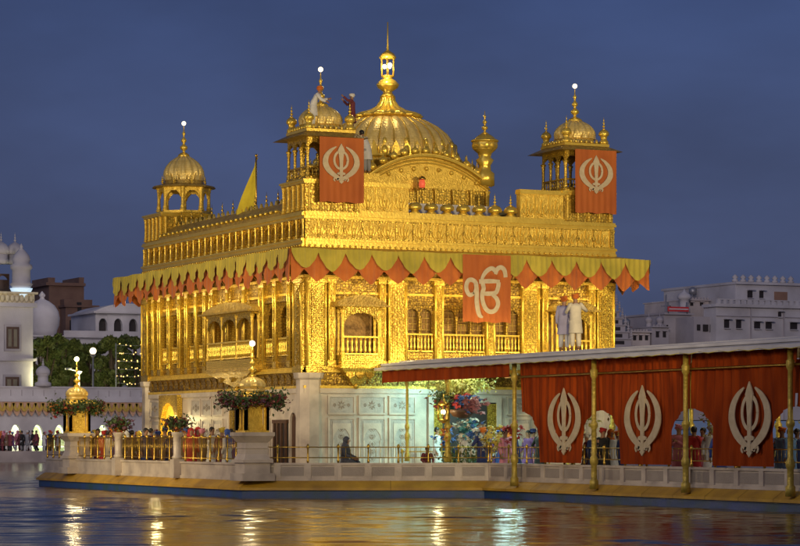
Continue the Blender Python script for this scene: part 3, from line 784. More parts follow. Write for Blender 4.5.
# ------------------------------------------------------------------ scalloped cloth round the eave
val = thing('scalloped_valance', 'olive green and orange scalloped cloth hanging round the temple eave', 'valance', (-E,-E,ZE))
def tongue(a, p, sh):
    x = ((a/p+sh) % 1.0)*2-1
    return (1-abs(x)**1.9)**.75
EE = E+.04
loop = [((-EE,-EE),(W+EE,-EE)), ((-EE,L+EE),(-EE,-EE)), ((W+EE,-EE),(W+EE,L+EE)), ((W+EE,L+EE),(-EE,L+EE))]
og = MB(); gg = MB(); vr = random.Random(17)
for p, q2 in loop:
    M, ln = seg(p, q2); k = round(ln/1.0); P = ln/k
    og.M = gg.M = M
    va = [vr.uniform(-.05,.07) for _ in range(k+3)]; vb = [vr.uniform(-.06,.06) for _ in range(k+3)]; vc = [vr.uniform(0,6) for _ in range(k+3)]
    def bot_o(a):
        i = int(a/P+.5); x = abs(((a/P+.5) % 1.0)*2-1)
        return 7.72-.46*(1-x**1.25)+va[i]*(1-x)
    def bot_g(a):
        i = int(a/P); x = abs((((a+.04*math.sin(vc[i])*0)/P) % 1.0)*2-1)
        return 8.30-.60*(1-x**1.7)**.85+vb[i]*(1-x)
    f1 = lambda a, z: .02*math.sin(a*23+vc[int(a/P)])+.05*math.sin(a*3.1+1)*(8.42-z)+.02*math.sin(a*11)*(8.42-z)
    og.sheet(0, ln, k*24, lambda a: 8.40, bot_o, f1, 6)
    gg.sheet(0, ln, k*24, lambda a: 8.43+.015*math.sin(a*3), bot_g, lambda a, z: .085+.02*math.sin(a*29+vc[int(a/P)])+.02*math.sin(a*6)+(8.4-z)*.05*(1+math.sin(a*3.1+1)), 5)
og.build('orange_layer', ORANGE, val); gg.build('green_layer', GREEN, val)

def banner(name, label, M, a0, a1, z0, z1, nn, emblem, m=REDB, ph=0):
    q = MB(M); q.sheet(a0,a1,60,lambda a:z1,lambda a:z0+.02*math.sin(a*9+ph),lambda a,z: nn+.010*math.sin((a-a0)*26+ph)*(1.2-(z-z0)/(z1-z0)),8)
    o = q.build(name, m); tag(o, label, 'banner')
    recentre(o, M @ Vector(((a0+a1)/2, nn, z0)))
    e = MB(M); emblem(e); e.build('emblem', CREAM, o)
    return o
banner('khanda_banner','orange banner with a cream khanda emblem hanging from the near corner tower', FR, .42, 2.10, 10.12, 12.38, .30,
       lambda e: khanda(e, (1.22, 11.46), .70, .325, 1.08), ph=1)
banner('khanda_banner','orange banner with a cream khanda emblem hanging from the right hand corner tower', FR, 10.50, 12.22, 10.12, 12.42, .30,
       lambda e: khanda(e, (11.35, 11.52), .70, .325, 1.08), ph=2.4)
banner('ek_onkar_banner','square orange banner with a cream Ek Onkar sign on the middle of the temple eave', FR, 5.54, 7.44, 6.02, 8.40, 1.13,
       lambda e: ek_onkar(e, (6.42, 7.10), .93, 1.145))
# yellow-green pennant on the long side roof
fl = thing('pennant_flag','yellow triangular flag on a pole at the roof edge of the long side', 'flag', (.7, 6.3, 10.3))
q = MB(); q.tube([(.7,6.3,9.77),(.7,6.3,12.35)],.03,6); q.ball((.7,6.3,12.38),.06); q.build('pole', BRASS, fl)
q = MB(); vs = []; fs = []
for i in range(13):
    t = i/12; z = 12.28-2.05*t; wdt = 1.35*t**.9 if t < .82 else 1.13*(1-(t-.82)/.18*.75)
    for j in range(7):
        s = j/6; vs.append((.7-.35*s*t-.08*math.sin(5*s+4*t)*s, 6.3+wdt*s, z-.42*s*t+.05*math.sin(9*s)))
for i in range(12):
    for j in range(6): a = i*7+j; fs.append((a,a+1,a+8,a+7))
q.add(vs, fs, True); q.build('cloth', YELC, fl)
# red lantern in front of the attic
u = on_v(422, 2.6)
lt = thing('hanging_lantern','small red lantern on a stand above the row of small golden domes', 'lantern', (u,2.6,9.762))
q = MB(); q.tube([(u,2.6,9.763),(u,2.6,11.05)],.02,5); q.lathe(u,2.6,[(.05,11.5),(.14,11.42),(.16,11.38),(.02,11.36)],8); q.lathe(u,2.6,[(.14,11.0),(.12,11.06),(.02,11.07)],8); q.build('stand', BRASS, lt)
q = MB(); q.lathe(u,2.6,[(.10,11.06),(.13,11.2),(.10,11.36)],8); q.build('glass', mat('red_lantern_glass',(.7,.1,.05),None,1,.4,emit=(1,.15,.06),es=.5), lt)

# ------------------------------------------------------------------ marble kerb wall round the platform
def marble_run(p, q_, label, panelled=True, step=1.05):
    M, ln = seg(p, q_, z=0)
    if p[0] == q_[0] and p[1] > q_[1]: pass
    t = thing('marble_parapet_wall', label, 'wall', (p[0],p[1],PD))
    b = MB(M); b.box(.0,ln,-.16,-.02,PD+.003,1.06); b.box(-.02,ln+.02,-.20,.03,1.06,1.13); b.box(0,ln,-.16,.02,PD+.004,PD+.10); b.build('wall', MARB, t)
    if panelled:
        k = round(ln/step); g = MB(M); pn = MB(M)
        for i in range(k+1):
            a = ln*i/k; pn.box(max(0,a-.11),min(ln,a+.11),-.03,.028,PD+.101,1.058); pn.cut()
        for i in range(k):
            a0 = ln*i/k+.13; a1 = ln*(i+1)/k-.13; g.box(a0,a1,-.03,-.008,PD+.16,1.0); g.cut()
        pn.build_each('post', MARB, t); g.build_each('panel', MARBP, t)
    return t
IN = inset(EDGE, .24)
marble_run(IN[0], IN[1], 'low cream marble wall along the long left side of the platform', False)
marble_run(IN[1], IN[2], 'short panelled marble wall beside the near lamp pedestal')
marble_run(IN[2], IN[3], 'panelled marble wall in front of the temple entrance corner', True, 1.0)
marble_run(IN[3], (IN[4][0],-40), 'low panelled marble wall along the red curtained causeway', True, 1.25)

def railing(p, q_, label, z0, z1, step, rails, bars=0, group=None):
    M, ln = seg(p, q_); t = thing('brass_railing', label, 'railing', (p[0],p[1],z0), group)
    k = round(ln/step); s = MB(M)
    for i in range(k+1):
        a = ln*i/k; s.lathe(a,-.09,[(.035,z0),(.045,z0+.08),(.028,z0+.12),(.028,z1-.1),(.045,z1-.06),(.05,z1),(.02,z1+.06)],8); s.cut()
    s.build_each('post', BRASS, t)
    r = MB(M)
    for z in rails: r.tube([(0,-.09,z),(ln,-.09,z)],.02,6)
    r.build('rail', BRASS, t)
    if bars:
        b = MB(M); n = int(ln/bars)
        for i in range(n): b.tube([(ln*(i+.5)/n,-.09,rails[-1]),(ln*(i+.5)/n,-.09,rails[0])],.009,4)
        b.build('baluster', BRASS, t)
railing(IN[0], (IN[1][0],IN[1][1]+1.2), 'tall brass railing of close bars along the left side of the platform', 1.13, 2.0, .8, (1.95,1.25), .13)
railing(IN[1], IN[2], 'short brass railing right of the near lamp pedestal', 1.13, 1.68, .95, (1.64,1.30))
railing(IN[2], IN[3], 'two bar brass railing before the marble entrance corner', 1.13, 1.68, .95, (1.64,1.30), .16)
railing(IN[3], (IN[4][0],-40), 'brass railing behind the curtains of the causeway', 1.13, 1.68, 1.25, (1.64,1.30), .18)
railing((3.2,-1.2),(9.0,-1.2), 'inner brass railing before the temple door', PD, 1.5, .9, (1.46,1.0))

# ------------------------------------------------------------------ garlands, flowers
FLC = {n: mat('flower_'+n, c, tuple(x*.6 for x in c), 8, .7) for n, c in dict(red=(.42,.03,.03), pink=(.36,.12,.13), purple=(.17,.07,.11), yellow=(.62,.45,.06),
        white=(.62,.6,.5), blue=(.05,.14,.42), orange=(.55,.18,.03), teal=(.05,.25,.28), maroon=(.20,.03,.035)).items()}
def blobs(name, m, pts, s, parent, rnd, petals=5):
    q = MB()
    for p in pts:
        r = s*rnd.uniform(.6,1.3); rot = Matrix.Rotation(rnd.uniform(0,6),4,'Z') @ Matrix.Rotation(rnd.uniform(-1.2,1.2),4,'X')
        T = Matrix.Translation(p) @ rot; q.M = T
        vs = [(0,0,r*.25)]; fs = []
        for i in range(petals):
            t = 2*PI*i/petals; dt = PI/petals*.85
            vs += [(r*.75*math.cos(t-dt), r*.75*math.sin(t-dt), 0), (r*1.1*math.cos(t), r*1.1*math.sin(t), -.15*r), (r*.75*math.cos(t+dt), r*.75*math.sin(t+dt), 0)]
            b = 1+3*i; fs += [(0,b,b+1),(0,b+1,b+2)]
        q.add(vs, fs)
        q.ball((0,0,0), r*.35, 5, 4)
    return q.build(name, m, parent, normals=False)
def leaves(name, m, pts, s, parent, rnd, stretch=1.8):
    q = MB()
    for p in pts:
        q.M = Matrix.Translation(p) @ Matrix.Rotation(rnd.uniform(0,6.3),4,'Z') @ Matrix.Rotation(rnd.uniform(-1.4,1.4),4,'X') @ Matrix.Rotation(rnd.uniform(-1.4,1.4),4,'Y')
        r = s*rnd.uniform(.6,1.3)
        q.add([(-r*.5,0,0),(0,-r*stretch*.5,.12*r),(r*.5,0,0),(0,r*stretch*.5,-.1*r)], [(0,1,2,3)])
    return q.build(name, m, parent, normals=False)
def ring_pts(c, R, h, n, rnd, thick=.2, sag=0):
    out = []
    for _ in range(n):
        t = rnd.uniform(0,2*PI); r = R+rnd.gauss(0,thick)
        out.append((c[0]+r*math.cos(t), c[1]+r*math.sin(t), c[2]+rnd.gauss(0,h)-sag*abs(math.sin(2*t))))
    return out
def garland(label, c, R, seed, cols, group=None, h=.13, nf=90, nl=260):
    r = random.Random(seed); t = thing('flower_garland', label, 'garland', (c[0],c[1],c[2]-.2), group)
    leaves('leaves', LEAF2, ring_pts(c,R,h*1.1,nl*4,r,.15,.1), .07, t, r)
    for cn_ in cols: blobs('flowers', FLC[cn_], ring_pts((c[0],c[1],c[2]-.02),R+.03,h*.9,nf*2//len(cols),r,.14,.1), .075, t, r)
    q = MB(); q.tube([(c[0]+R*math.cos(i*PI/8),c[1]+R*math.sin(i*PI/8),c[2]-.03) for i in range(17)], .05, 6); q.build('hoop', LEAF2, t)
    return t

def lamp_shrine(x, y, label, group):
    t = thing('lamp_pedestal', label, 'lamp pedestal', (x,y,PD), group)
    q = MB()
    for (h,z0,z1) in ((.56,PD+.004,.80),(.44,.80,1.14),(.52,1.14,1.24)): q.box(x-h,x+h,y-h,y+h,z0,z1)
    q.taper(x-.46,x+.46,y-.46,y+.46,1.24,x-.38,x+.38,y-.38,y+.38,1.42); q.box(x-.38,x+.38,y-.38,y+.38,1.42,1.80)
    q.taper(x-.40,x+.40,y-.40,y+.40,1.80,x-.54,x+.54,y-.54,y+.54,2.0); q.box(x-.56,x+.56,y-.56,y+.56,2.0,2.12)
    q.box(x-.41,x+.41,y-.41,y+.41,1.60,1.64)
    q.build('marble_pedestal', MARB, t)
    q = MB(); h = .42
    q.box(x-h,x+h,y-h,y+h,2.121,2.18); q.box(x-.26,x+.26,y-.26,y+.26,2.18,3.0)
    for M in (seg((x-h,y-h),(x+h,y-h))[0], seg((x-h,y-h),(x-h,y+h),True)[0], seg((x+h,y-h),(x+h,y+h))[0], seg((x-h,y+h),(x+h,y+h),True)[0]):
        q.M = M; q.arch(.08,2*h-.08,2.85,3.1,3.22,-.08,-.02,5); q.box(.0,.10,-.1,0,2.18,3.22)
        q.box(2*h-.10,2*h,-.1,0,2.18,3.22)
    q.M = I4
    for dx in (-.3,.3):
        for dy in (-.3,.3): colonnette(q, x+dx, y+dy, 2.181, 3.1, .05)
    q.box(x-.62,x+.62,y-.62,y+.62,3.221,3.28); q.taper(x-.6,x+.6,y-.6,y+.6,3.28,x-.4,x+.4,y-.4,y+.4,3.42)
    kk = q.build('gilded_kiosk', GOLD, t)
    q = MB(); q.lathe(x,y,[(.40,3.42),(.43,3.5),(.40,3.54)],20); dome(q,x,y,3.54,.42,.42,12,.04,48); q.build('dome', GOLDD, kk)
    q = MB(); finial(q,x,y,3.94,.85,.10); q.tube([(x,y,4.7),(x,y,4.92)],.02,5); q.build('finial', GOLDS, kk)
    q = MB(); q.ball((x,y,5.0),.10,12,8); q.build('lamp_globe', LAMPW, kk)
    return t
S1 = (-3.80,-4.62); S2 = (-3.80, 13.8)
lamp_shrine(S1[0],S1[1],'marble pedestal with a golden lamp kiosk at the near platform corner', 'lamp pedestals on the platform')
lamp_shrine(S2[0],S2[1],'marble pedestal with a golden lamp kiosk at the far left of the platform', 'lamp pedestals on the platform')
garland('wide ring of maroon and pink flowers round the near golden lamp kiosk', (S1[0],S1[1],3.24), .88, 3, ['maroon','purple','pink','maroon'], 'flower rings on the lamp kiosks', .12, 210, 380)
garland('ring of green leaves and red flowers round the far left lamp kiosk', (S2[0],S2[1],3.2), .84, 4, ['red','maroon','orange'], 'flower rings on the lamp kiosks', .12, 130, 460)
for (y, lab, fl_) in ((1.9,'slim marble post on the left platform wall, nearer one','nearer'),(8.2,'slim marble post on the left platform wall, farther one','farther')):
    x = -4.0
    q = MB(); q.box(x-.2,x+.2,y-.2,y+.2,PD+.004,1.2); q.lathe(x,y,[(.17,1.2),(.19,1.28),(.14,1.34),(.145,1.95),(.19,2.02),(.21,2.10),(.21,2.14)],12)
    o = q.build('marble_post', MARB); tag(o, lab, 'post', 'slim marble posts with bouquets'); recentre(o,(x,y,PD))
    r = random.Random(int(y*10)); t = thing('bouquet', 'round purple and orange bouquet on the %s slim marble post' % fl_, 'bouquet', (x,y,2.14), 'bouquets on marble posts')
    def bp(n, s=.26): return [(x+r.gauss(0,s*.8), y+r.gauss(0,s*.8), 2.45+r.gauss(0,s*.42)) for _ in range(n)]
    leaves('leaves', LEAF2, bp(420,.26), .07, t, r)
    blobs('flowers', FLC['purple'], bp(50), .09, t, r); blobs('flowers', FLC['maroon'], bp(40), .09, t, r); blobs('flowers', FLC['orange'], [(a,b,c-.15) for a,b,c in bp(22,.2)], .08, t, r)
    q = MB(); q.lathe(x,y,[(.08,2.141),(.11,2.2),(.05,2.26),(.14,2.4)],10); q.build('vase', BRASS, t)

# ------------------------------------------------------------------ causeway pavilion
cw = thing('covered_causeway', 'covered causeway with pale roof and golden columns leading to the temple', 'causeway', (6.1,-8,PD))
CX0, CX1 = 2.95, 9.3
q = MB(); ya, yb = -62.0, -.62
q.box(2.6,9.65,ya,yb,4.44,4.52)
q.add([(2.35,ya,4.26),(2.35,yb,4.26),(2.35,yb,4.31),(2.35,ya,4.31),(3.0,ya,4.50),(3.0,yb,4.50),(3.0,ya,4.56),(3.0,yb,4.56)],
      [(0,1,2,3),(0,4,5,1),(3,2,7,6),(4,6,7,5),(0,3,6,4),(1,5,7,2)])
q.box(2.352,2.44,ya,yb,4.31,4.37)
q.box(3.3,8.95,ya,yb,4.52,4.62)
q.build('roof', CANVAS, cw)
q = MB(); q.box(3.05,9.2,ya,yb-.01,4.36,4.438); q.build('ceiling', mat('ceiling_cloth',(.62,.52,.30),(.5,.4,.2),2,.8), cw)
q = MB()
r = random.Random(5); y = ya
while y < yb: q.tube([(2.36,y,4.29),(2.36,y+.5,4.25),(2.36,y+1,4.29)],.018,4); y += 1.0
q.build('roof_edge_bulbs', mat('garland_yellow',(.5,.4,.06)), cw)
POLES = [-1.98, -5.15, -10.3, -15.4, -20.6, -25.8, -31.0, -36.2, -41.4]
for i, y in enumerate(POLES):
    for x in (2.98, 9.28):
        q = MB(); rr = .055 if i == 0 else .078
        z0 = 1.135 if (i < 2 and x < 5) else .60
        if i >= 2 and x < 5: x = 2.80; z0 = .42
        P = [(1.7,z0),(1.7,z0+.25),(1.15,z0+.3),(1.1,z0+.7),(1.6,z0+.78),(1.6,z0+.9),(1.0,z0+1.0),(.95,2.2),(1.5,2.28),(1.5,2.36),(.9,2.44),(.85,3.7),(1.4,3.78),(1.5,3.95),(1.0,4.0),(1.0,4.36)]
        q.lathe(x,y,[(rr*a,b) for a,b in P],12); q.build('column', POLE, cw)
q = MB(); q.tube([(2.90,-9.5,3.86),(2.90,-41,3.86)],.035,6); q.build('curtain_rail', BRASS, cw)
# far side marble wall of the causeway
# red valance
q = MB(seg((2.62,-.7),(2.62,-10.3))[0]); q.sheet(0,9.6,120,lambda a:4.34,lambda a:3.86,lambda a,z:.012*math.sin(a*13)+.008*math.sin(a*31),4)
o = q.build('red_valance', REDC); tag(o,'plain red valance under the roof edge beside the temple entrance','valance'); recentre(o,(2.62,-.7,3.86))
def bay_curtain(y0, y1, label, emb=True, half=None, group='red curtains along the causeway'):
    M, ln = seg((3.02,y0),(3.02,y1)); t = None
    R = 1.18
    def zb(a):
        z = 1.18
        for e in ([0] if half == 'start' else [0, ln]):
            d = abs(a-e)
            if d < R: z = max(z, 1.9+.86*math.sqrt(max(0,1-(d/R)**2)) if d < R*.995 else 1.18)
        return z
    q = MB(M)
    q.sheet(0, ln, 150, lambda a: 4.33, zb, lambda a,z: .03*math.sin(a*13+y0+1.7*math.sin(a*1.3+y0))+.014*math.sin(a*37+3*math.sin(a*2.1))+.05*math.sin(z*1.1+a*1.4+y0), 10)
    o = q.build('red_curtain', REDC); tag(o, label, 'curtain', group); recentre(o, (3.02,y0,1.18))
    if emb:
        e = MB(M); khanda(e, (emb, 2.44), 1.02, .075, 1.1); e.build('emblem', CREAM, o)
    return o
bay_curtain(-10.3,-15.4,'red curtain with khanda emblem, bay nearest the temple', 3.0)
bay_curtain(-15.4,-20.6,'red curtain with khanda emblem, middle bay of the three in view', 2.6)
bay_curtain(-20.6,-25.8,'red curtain with khanda emblem, bay farthest from the temple', 3.05)
bay_curtain(-25.8,-31.0,'red curtain at the far right edge of the picture', 2.6)
# back side curtains, plain
q = MB(seg((9.2,-31),(9.2,-12))[0]); q.sheet(0,19,160,lambda a:4.33,lambda a:3.3,lambda a,z:.03*math.sin(a*9),5)
o = q.build('red_curtain', REDC); tag(o,'short red curtain along the far side of the causeway','curtain','red curtains along the causeway'); recentre(o,(9.2,-31,3.3))
# ornate lantern pillar at x=447 and flowers hanging at the entrance
lx, ly = 2.98, -5.15
t = thing('hanging_lantern','glowing golden lantern on the ornate column left of the entrance', 'lantern', (lx,ly,2.6))
q = MB(); q.lathe(lx-.22,ly-.12,[(.05,2.42),(.16,2.5),(.20,2.56)],8); q.lathe(lx-.22,ly-.12,[(.22,3.02),(.18,3.1),(.05,3.25),(.02,3.4)],8)
for i in range(6): q.tube([(lx-.22+.19*math.cos(i*PI/3),ly-.12+.19*math.sin(i*PI/3),2.55),(lx-.22+.2*math.cos(i*PI/3),ly-.12+.2*math.sin(i*PI/3),3.04)],.018,5)
q.box(lx-.24,lx,ly-.14,ly-.1,3.36,3.40)
q.build('lantern_frame', BRASS, t)
q = MB(); q.ball((lx-.22,ly-.12,2.8),.09,8,6); q.build('flame', LAMPW, t)
r = random.Random(11)
t = thing('leafy_garland','green leaves and red flowers above the glowing lantern', 'flowers', (lx,ly,3.3))
def cloud(c, s, n): return [(c[0]+r.gauss(0,s[0]), c[1]+r.gauss(0,s[1]), c[2]+r.gauss(0,s[2])) for _ in range(n)]
leaves('leaves', LEAF2, cloud((lx-.1,ly+.15,3.25),(.13,.2,.13),420), .07, t, r); blobs('flowers', FLC['maroon'], cloud((lx-.1,ly+.3,3.1),(.2,.22,.13),50), .08, t, r)
blobs('flowers', FLC['orange'], cloud((lx-.1,ly,2.1),(.1,.1,.25),30), .07, t, r)
# hanging arrangement
t = thing('hanging_bouquet','hanging yellow foliage with blue, red and pink flowers over the entrance', 'flowers', (3.6,-4.0,3.4))
leaves('yellow_leaves', mat('yellow_leaf',(.55,.52,.14),(.36,.38,.08)), cloud((3.7,-4.6,3.72),(.30,.75,.13),1500), .085, t, r)
leaves('yellow_leaves', MATS['yellow_leaf'], cloud((3.5,-4.9,3.4),(.2,.4,.2),500), .085, t, r)
blobs('blue_flowers', FLC['blue'], cloud((3.3,-5.9,3.12),(.15,.3,.12),45), .12, t, r)
blobs('red_flowers', FLC['red'], cloud((3.3,-5.35,3.16),(.15,.22,.10),35), .12, t, r)
blobs('pink_flowers', FLC['pink'], cloud((3.3,-6.5,3.05),(.15,.22,.14),45), .12, t, r)
blobs('teal_flowers', FLC['teal'], cloud((3.3,-4.9,3.0),(.15,.3,.1),40), .12, t, r)
q = MB(); q.lathe(3.3,-5.6,[(.1,2.58),(.32,2.66),(.42,2.8),(.42,2.88)],14); q.build('basket', WOOD, t)
q = MB(); q.tube([(3.3,-5.6,2.9),(3.3,-5.6,4.36)],.02,5); q.build('cord', BRASS, t)
t = thing('flower_bank','bank of blue, white and green flowers behind the railing by the entrance', 'flowers', (3.6,-5.5,PD))
leaves('leaves', LEAF2, cloud((3.6,-5.2,1.35),(.22,.7,.2),600), .08, t, r)
for cn_, yy, zz, nn in (('blue',-4.0,1.95,30),('blue',-6.0,2.1,30),('white',-6.6,1.9,60),('teal',-5.6,2.3,40),('white',-5.4,2.35,30),('yellow',-7.6,1.9,50),('red',-8.8,2.2,30)):
    blobs(cn_+'_flowers', FLC[cn_], cloud((3.5,yy,zz),(.12,.28,.18),nn), .12, t, r)
q = MB(); q.box(3.4,3.8,-7.5,-3.6,PD+.004,1.1); q.build('planter', MARB, t)
# flowers glimpsed inside the curtain arches
for i, (y, cs, lab) in enumerate(((-15.4,('yellow','white','teal','blue'),'yellow and blue flowers inside the first curtain arch'),(-20.7,('white','yellow','blue','pink'),'white and yellow flowers inside the second curtain arch'),(-11.2,('white','teal','red'),'white flowers at the edge of the first curtain'),(-25.9,('blue','white'),'flowers inside the last curtain arch at the right'))):
    t = thing('flower_stand', lab, 'flowers', (4.4,y,PD))
    leaves('leaves', MATS['yellow_leaf'], cloud((4.3,y,2.55),(.2,.5,.2),900), .08, t, r)
    for c in cs: blobs(c+'_flowers', FLC[c], cloud((4.2,y+r.uniform(-.4,.4),2.25+r.uniform(-.2,.2)),(.12,.35,.16),40), .12, t, r)
    q = MB(); q.lathe(4.4,y,[(.3,PD+.004),(.25,.7),(.08,.9),(.07,1.8),(.3,2.1)],10); q.build('stand', BRASS, t)

# ------------------------------------------------------------------ people
def limb_person(pose):
    """continuous skinned body; returns (body mesh, joints)"""
    J = dict(pel=(0,0,.92), sp=(0,0,1.12), ch=(0,.0,1.32), nk=(0,0,1.455), hb=(0,-.005,1.53), hm=(0,-.012,1.61), ht=(0,-.005,1.69),
             shL=(.17,0,1.39), shR=(-.17,0,1.39), hipL=(.095,0,.88), hipR=(-.095,0,.88),
             knL=(.105,-.02,.49), knR=(-.105,-.02,.49), anL=(.11,.01,.09), anR=(-.11,.01,.09), toL=(.12,-.14,.035), toR=(-.12,-.14,.035),
             elL=(.24,.03,1.12), elR=(-.24,.03,1.12), wrL=(.26,-.05,.86), wrR=(-.26,-.05,.86))
    J.update(POSES[pose])
    V = []; R = []; Eg = []
    def nd(p, r): V.append(Vector(p)); R.append(r); return len(V)-1
    def ch(start, L):
        a = start
        for p, r in L:
            b = nd(p, r); Eg.append((a,b)); a = b
        return a
    pel = nd(J['pel'], .12)
    c = ch(pel, [(J['sp'],.115),(J['ch'],.13)])
    ch(c, [(J['nk'],.055),(J['hb'],.068),(J['hm'],.088),(J['ht'],.062)])
    for s in 'LR':
        ch(pel, [(J['hip'+s],.095),((Vector(J['hip'+s])+Vector(J['kn'+s]))/2,.078),(J['kn'+s],.055),((Vector(J['kn'+s])*.6+Vector(J['an'+s])*.4),.055),(J['an'+s],.036),(Vector(J['an'+s])*.4+Vector(J['to'+s])*.6,.034),(J['to'+s],.024)])
        el, wr = Vector(J['el'+s]), Vector(J['wr'+s]); d = (wr-el).normalized()
        sx = 1 if s == 'L' else -1
        palm = wr + d*.055
        e = ch(c, [(J['sh'+s],.055),(el,.038),(wr,.025),(palm,.030)])
        side = d.cross(Vector((sx,0,.2))).normalized()
        for k, (o, ln) in enumerate(((-.024,.062),(-.008,.074),(.008,.068),(.022,.052))):
            b = palm + d*.018 + side*o
            ch(e, [(b,.009),(b+d*ln*.5+Vector((-sx*.004,0,0)),.008),(b+d*ln+Vector((-sx*.016,0,0)),.006)])
        b = wr + d*.02 - side*.03
        ch(e, [(b,.010),(b+d*.035-side*.014,.009),(b+d*.06-side*.012,.007)])
    me = bpy.data.meshes.new('body'); me.from_pydata(V, Eg, [])
    ob = bpy.data.objects.new('body_tmp', me); col.objects.link(ob)
    sk = ob.modifiers.new('s','SKIN'); sk.use_smooth_shade = True
    for i, v in enumerate(me.skin_vertices[0].data): v.radius = (R[i], R[i]*(.8 if i in (0,1,2) else 1)); v.use_root = (i == 0)
    sb = ob.modifiers.new('u','SUBSURF'); sb.levels = 1; sb.render_levels = 1
    dg = bpy.context.evaluated_depsgraph_get(); dg.update()
    out = bpy.data.meshes.new_from_object(ob.evaluated_get(dg)); out.name = 'body'
    bpy.data.objects.remove(ob)
    # nose and ears joined to the head
    bm = bmesh.new(); bm.from_mesh(out)
    h = Vector(J['hm'])
    for c_, s_ in ((h+Vector((0,-.098,-.012)),(.014,.02,.024)),(h+Vector((.09,0,-.01)),(.012,.02,.03)),(h+Vector((-.09,0,-.01)),(.012,.02,.03)),(h+Vector((0,-.084,-.052)),(.03,.012,.007))):
        bmesh.ops.create_uvsphere(bm, u_segments=6, v_segments=5, radius=1.0, matrix=Matrix.Translation(c_) @ Matrix.Diagonal((*s_,1)))
    for f in bm.faces: f.smooth = True
    bm.to_mesh(out); bm.free()
    return out, J
POSES = {
 'stand': {},
 'akimbo': dict(elL=(.34,.06,1.14), wrL=(.19,-.06,1.0)),
 'raise': dict(elL=(.28,-.18,1.42), wrL=(.22,-.34,1.58), elR=(-.26,-.2,1.30), wrR=(-.18,-.36,1.46)),
 'reach': dict(elR=(-.38,-.06,1.22), wrR=(-.34,-.30,1.34), elL=(.24,-.14,1.16), wrL=(.14,-.34,1.2)),
 'walk': dict(knL=(.10,-.18,.50), anL=(.11,-.14,.09), toL=(.11,-.29,.04), knR=(-.10,.06,.49), anR=(-.11,.28,.12), toR=(-.11,.16,.03), elL=(.24,.10,1.12), wrL=(.25,.08,.86), elR=(-.24,-.05,1.12), wrR=(-.25,-.18,.9)),
 'pray': dict(elL=(.22,-.10,1.12), wrL=(.05,-.26,1.26), elR=(-.22,-.10,1.12), wrR=(-.05,-.26,1.26)),
 'lean': dict(sp=(0,-.05,1.10), ch=(0,-.16,1.27), nk=(0,-.22,1.38), hb=(0,-.24,1.45), hm=(0,-.27,1.52), ht=(0,-.28,1.60), shL=(.17,-.17,1.33), shR=(-.17,-.17,1.33),
              elL=(.24,-.36,1.18), wrL=(.2,-.56,1.2), elR=(-.24,-.32,1.12), wrR=(-.2,-.5,1.05)),
 'sit': dict(pel=(0,0,.14), sp=(0,0,.34), ch=(0,-.03,.54), nk=(0,-.05,.67), hb=(0,-.06,.75), hm=(0,-.07,.83), ht=(0,-.06,.91), shL=(.17,-.03,.61), shR=(-.17,-.03,.61),
             hipL=(.1,-.02,.13), hipR=(-.1,-.02,.13), knL=(.36,-.32,.14), knR=(-.36,-.32,.14), anL=(.05,-.45,.07), anR=(-.05,-.36,.06), toL=(-.06,-.48,.05), toR=(.06,-.40,.04),
             elL=(.26,-.10,.36), wrL=(.2,-.32,.26), elR=(-.26,-.10,.36), wrR=(-.2,-.32,.26)),
}
CACHE = {}
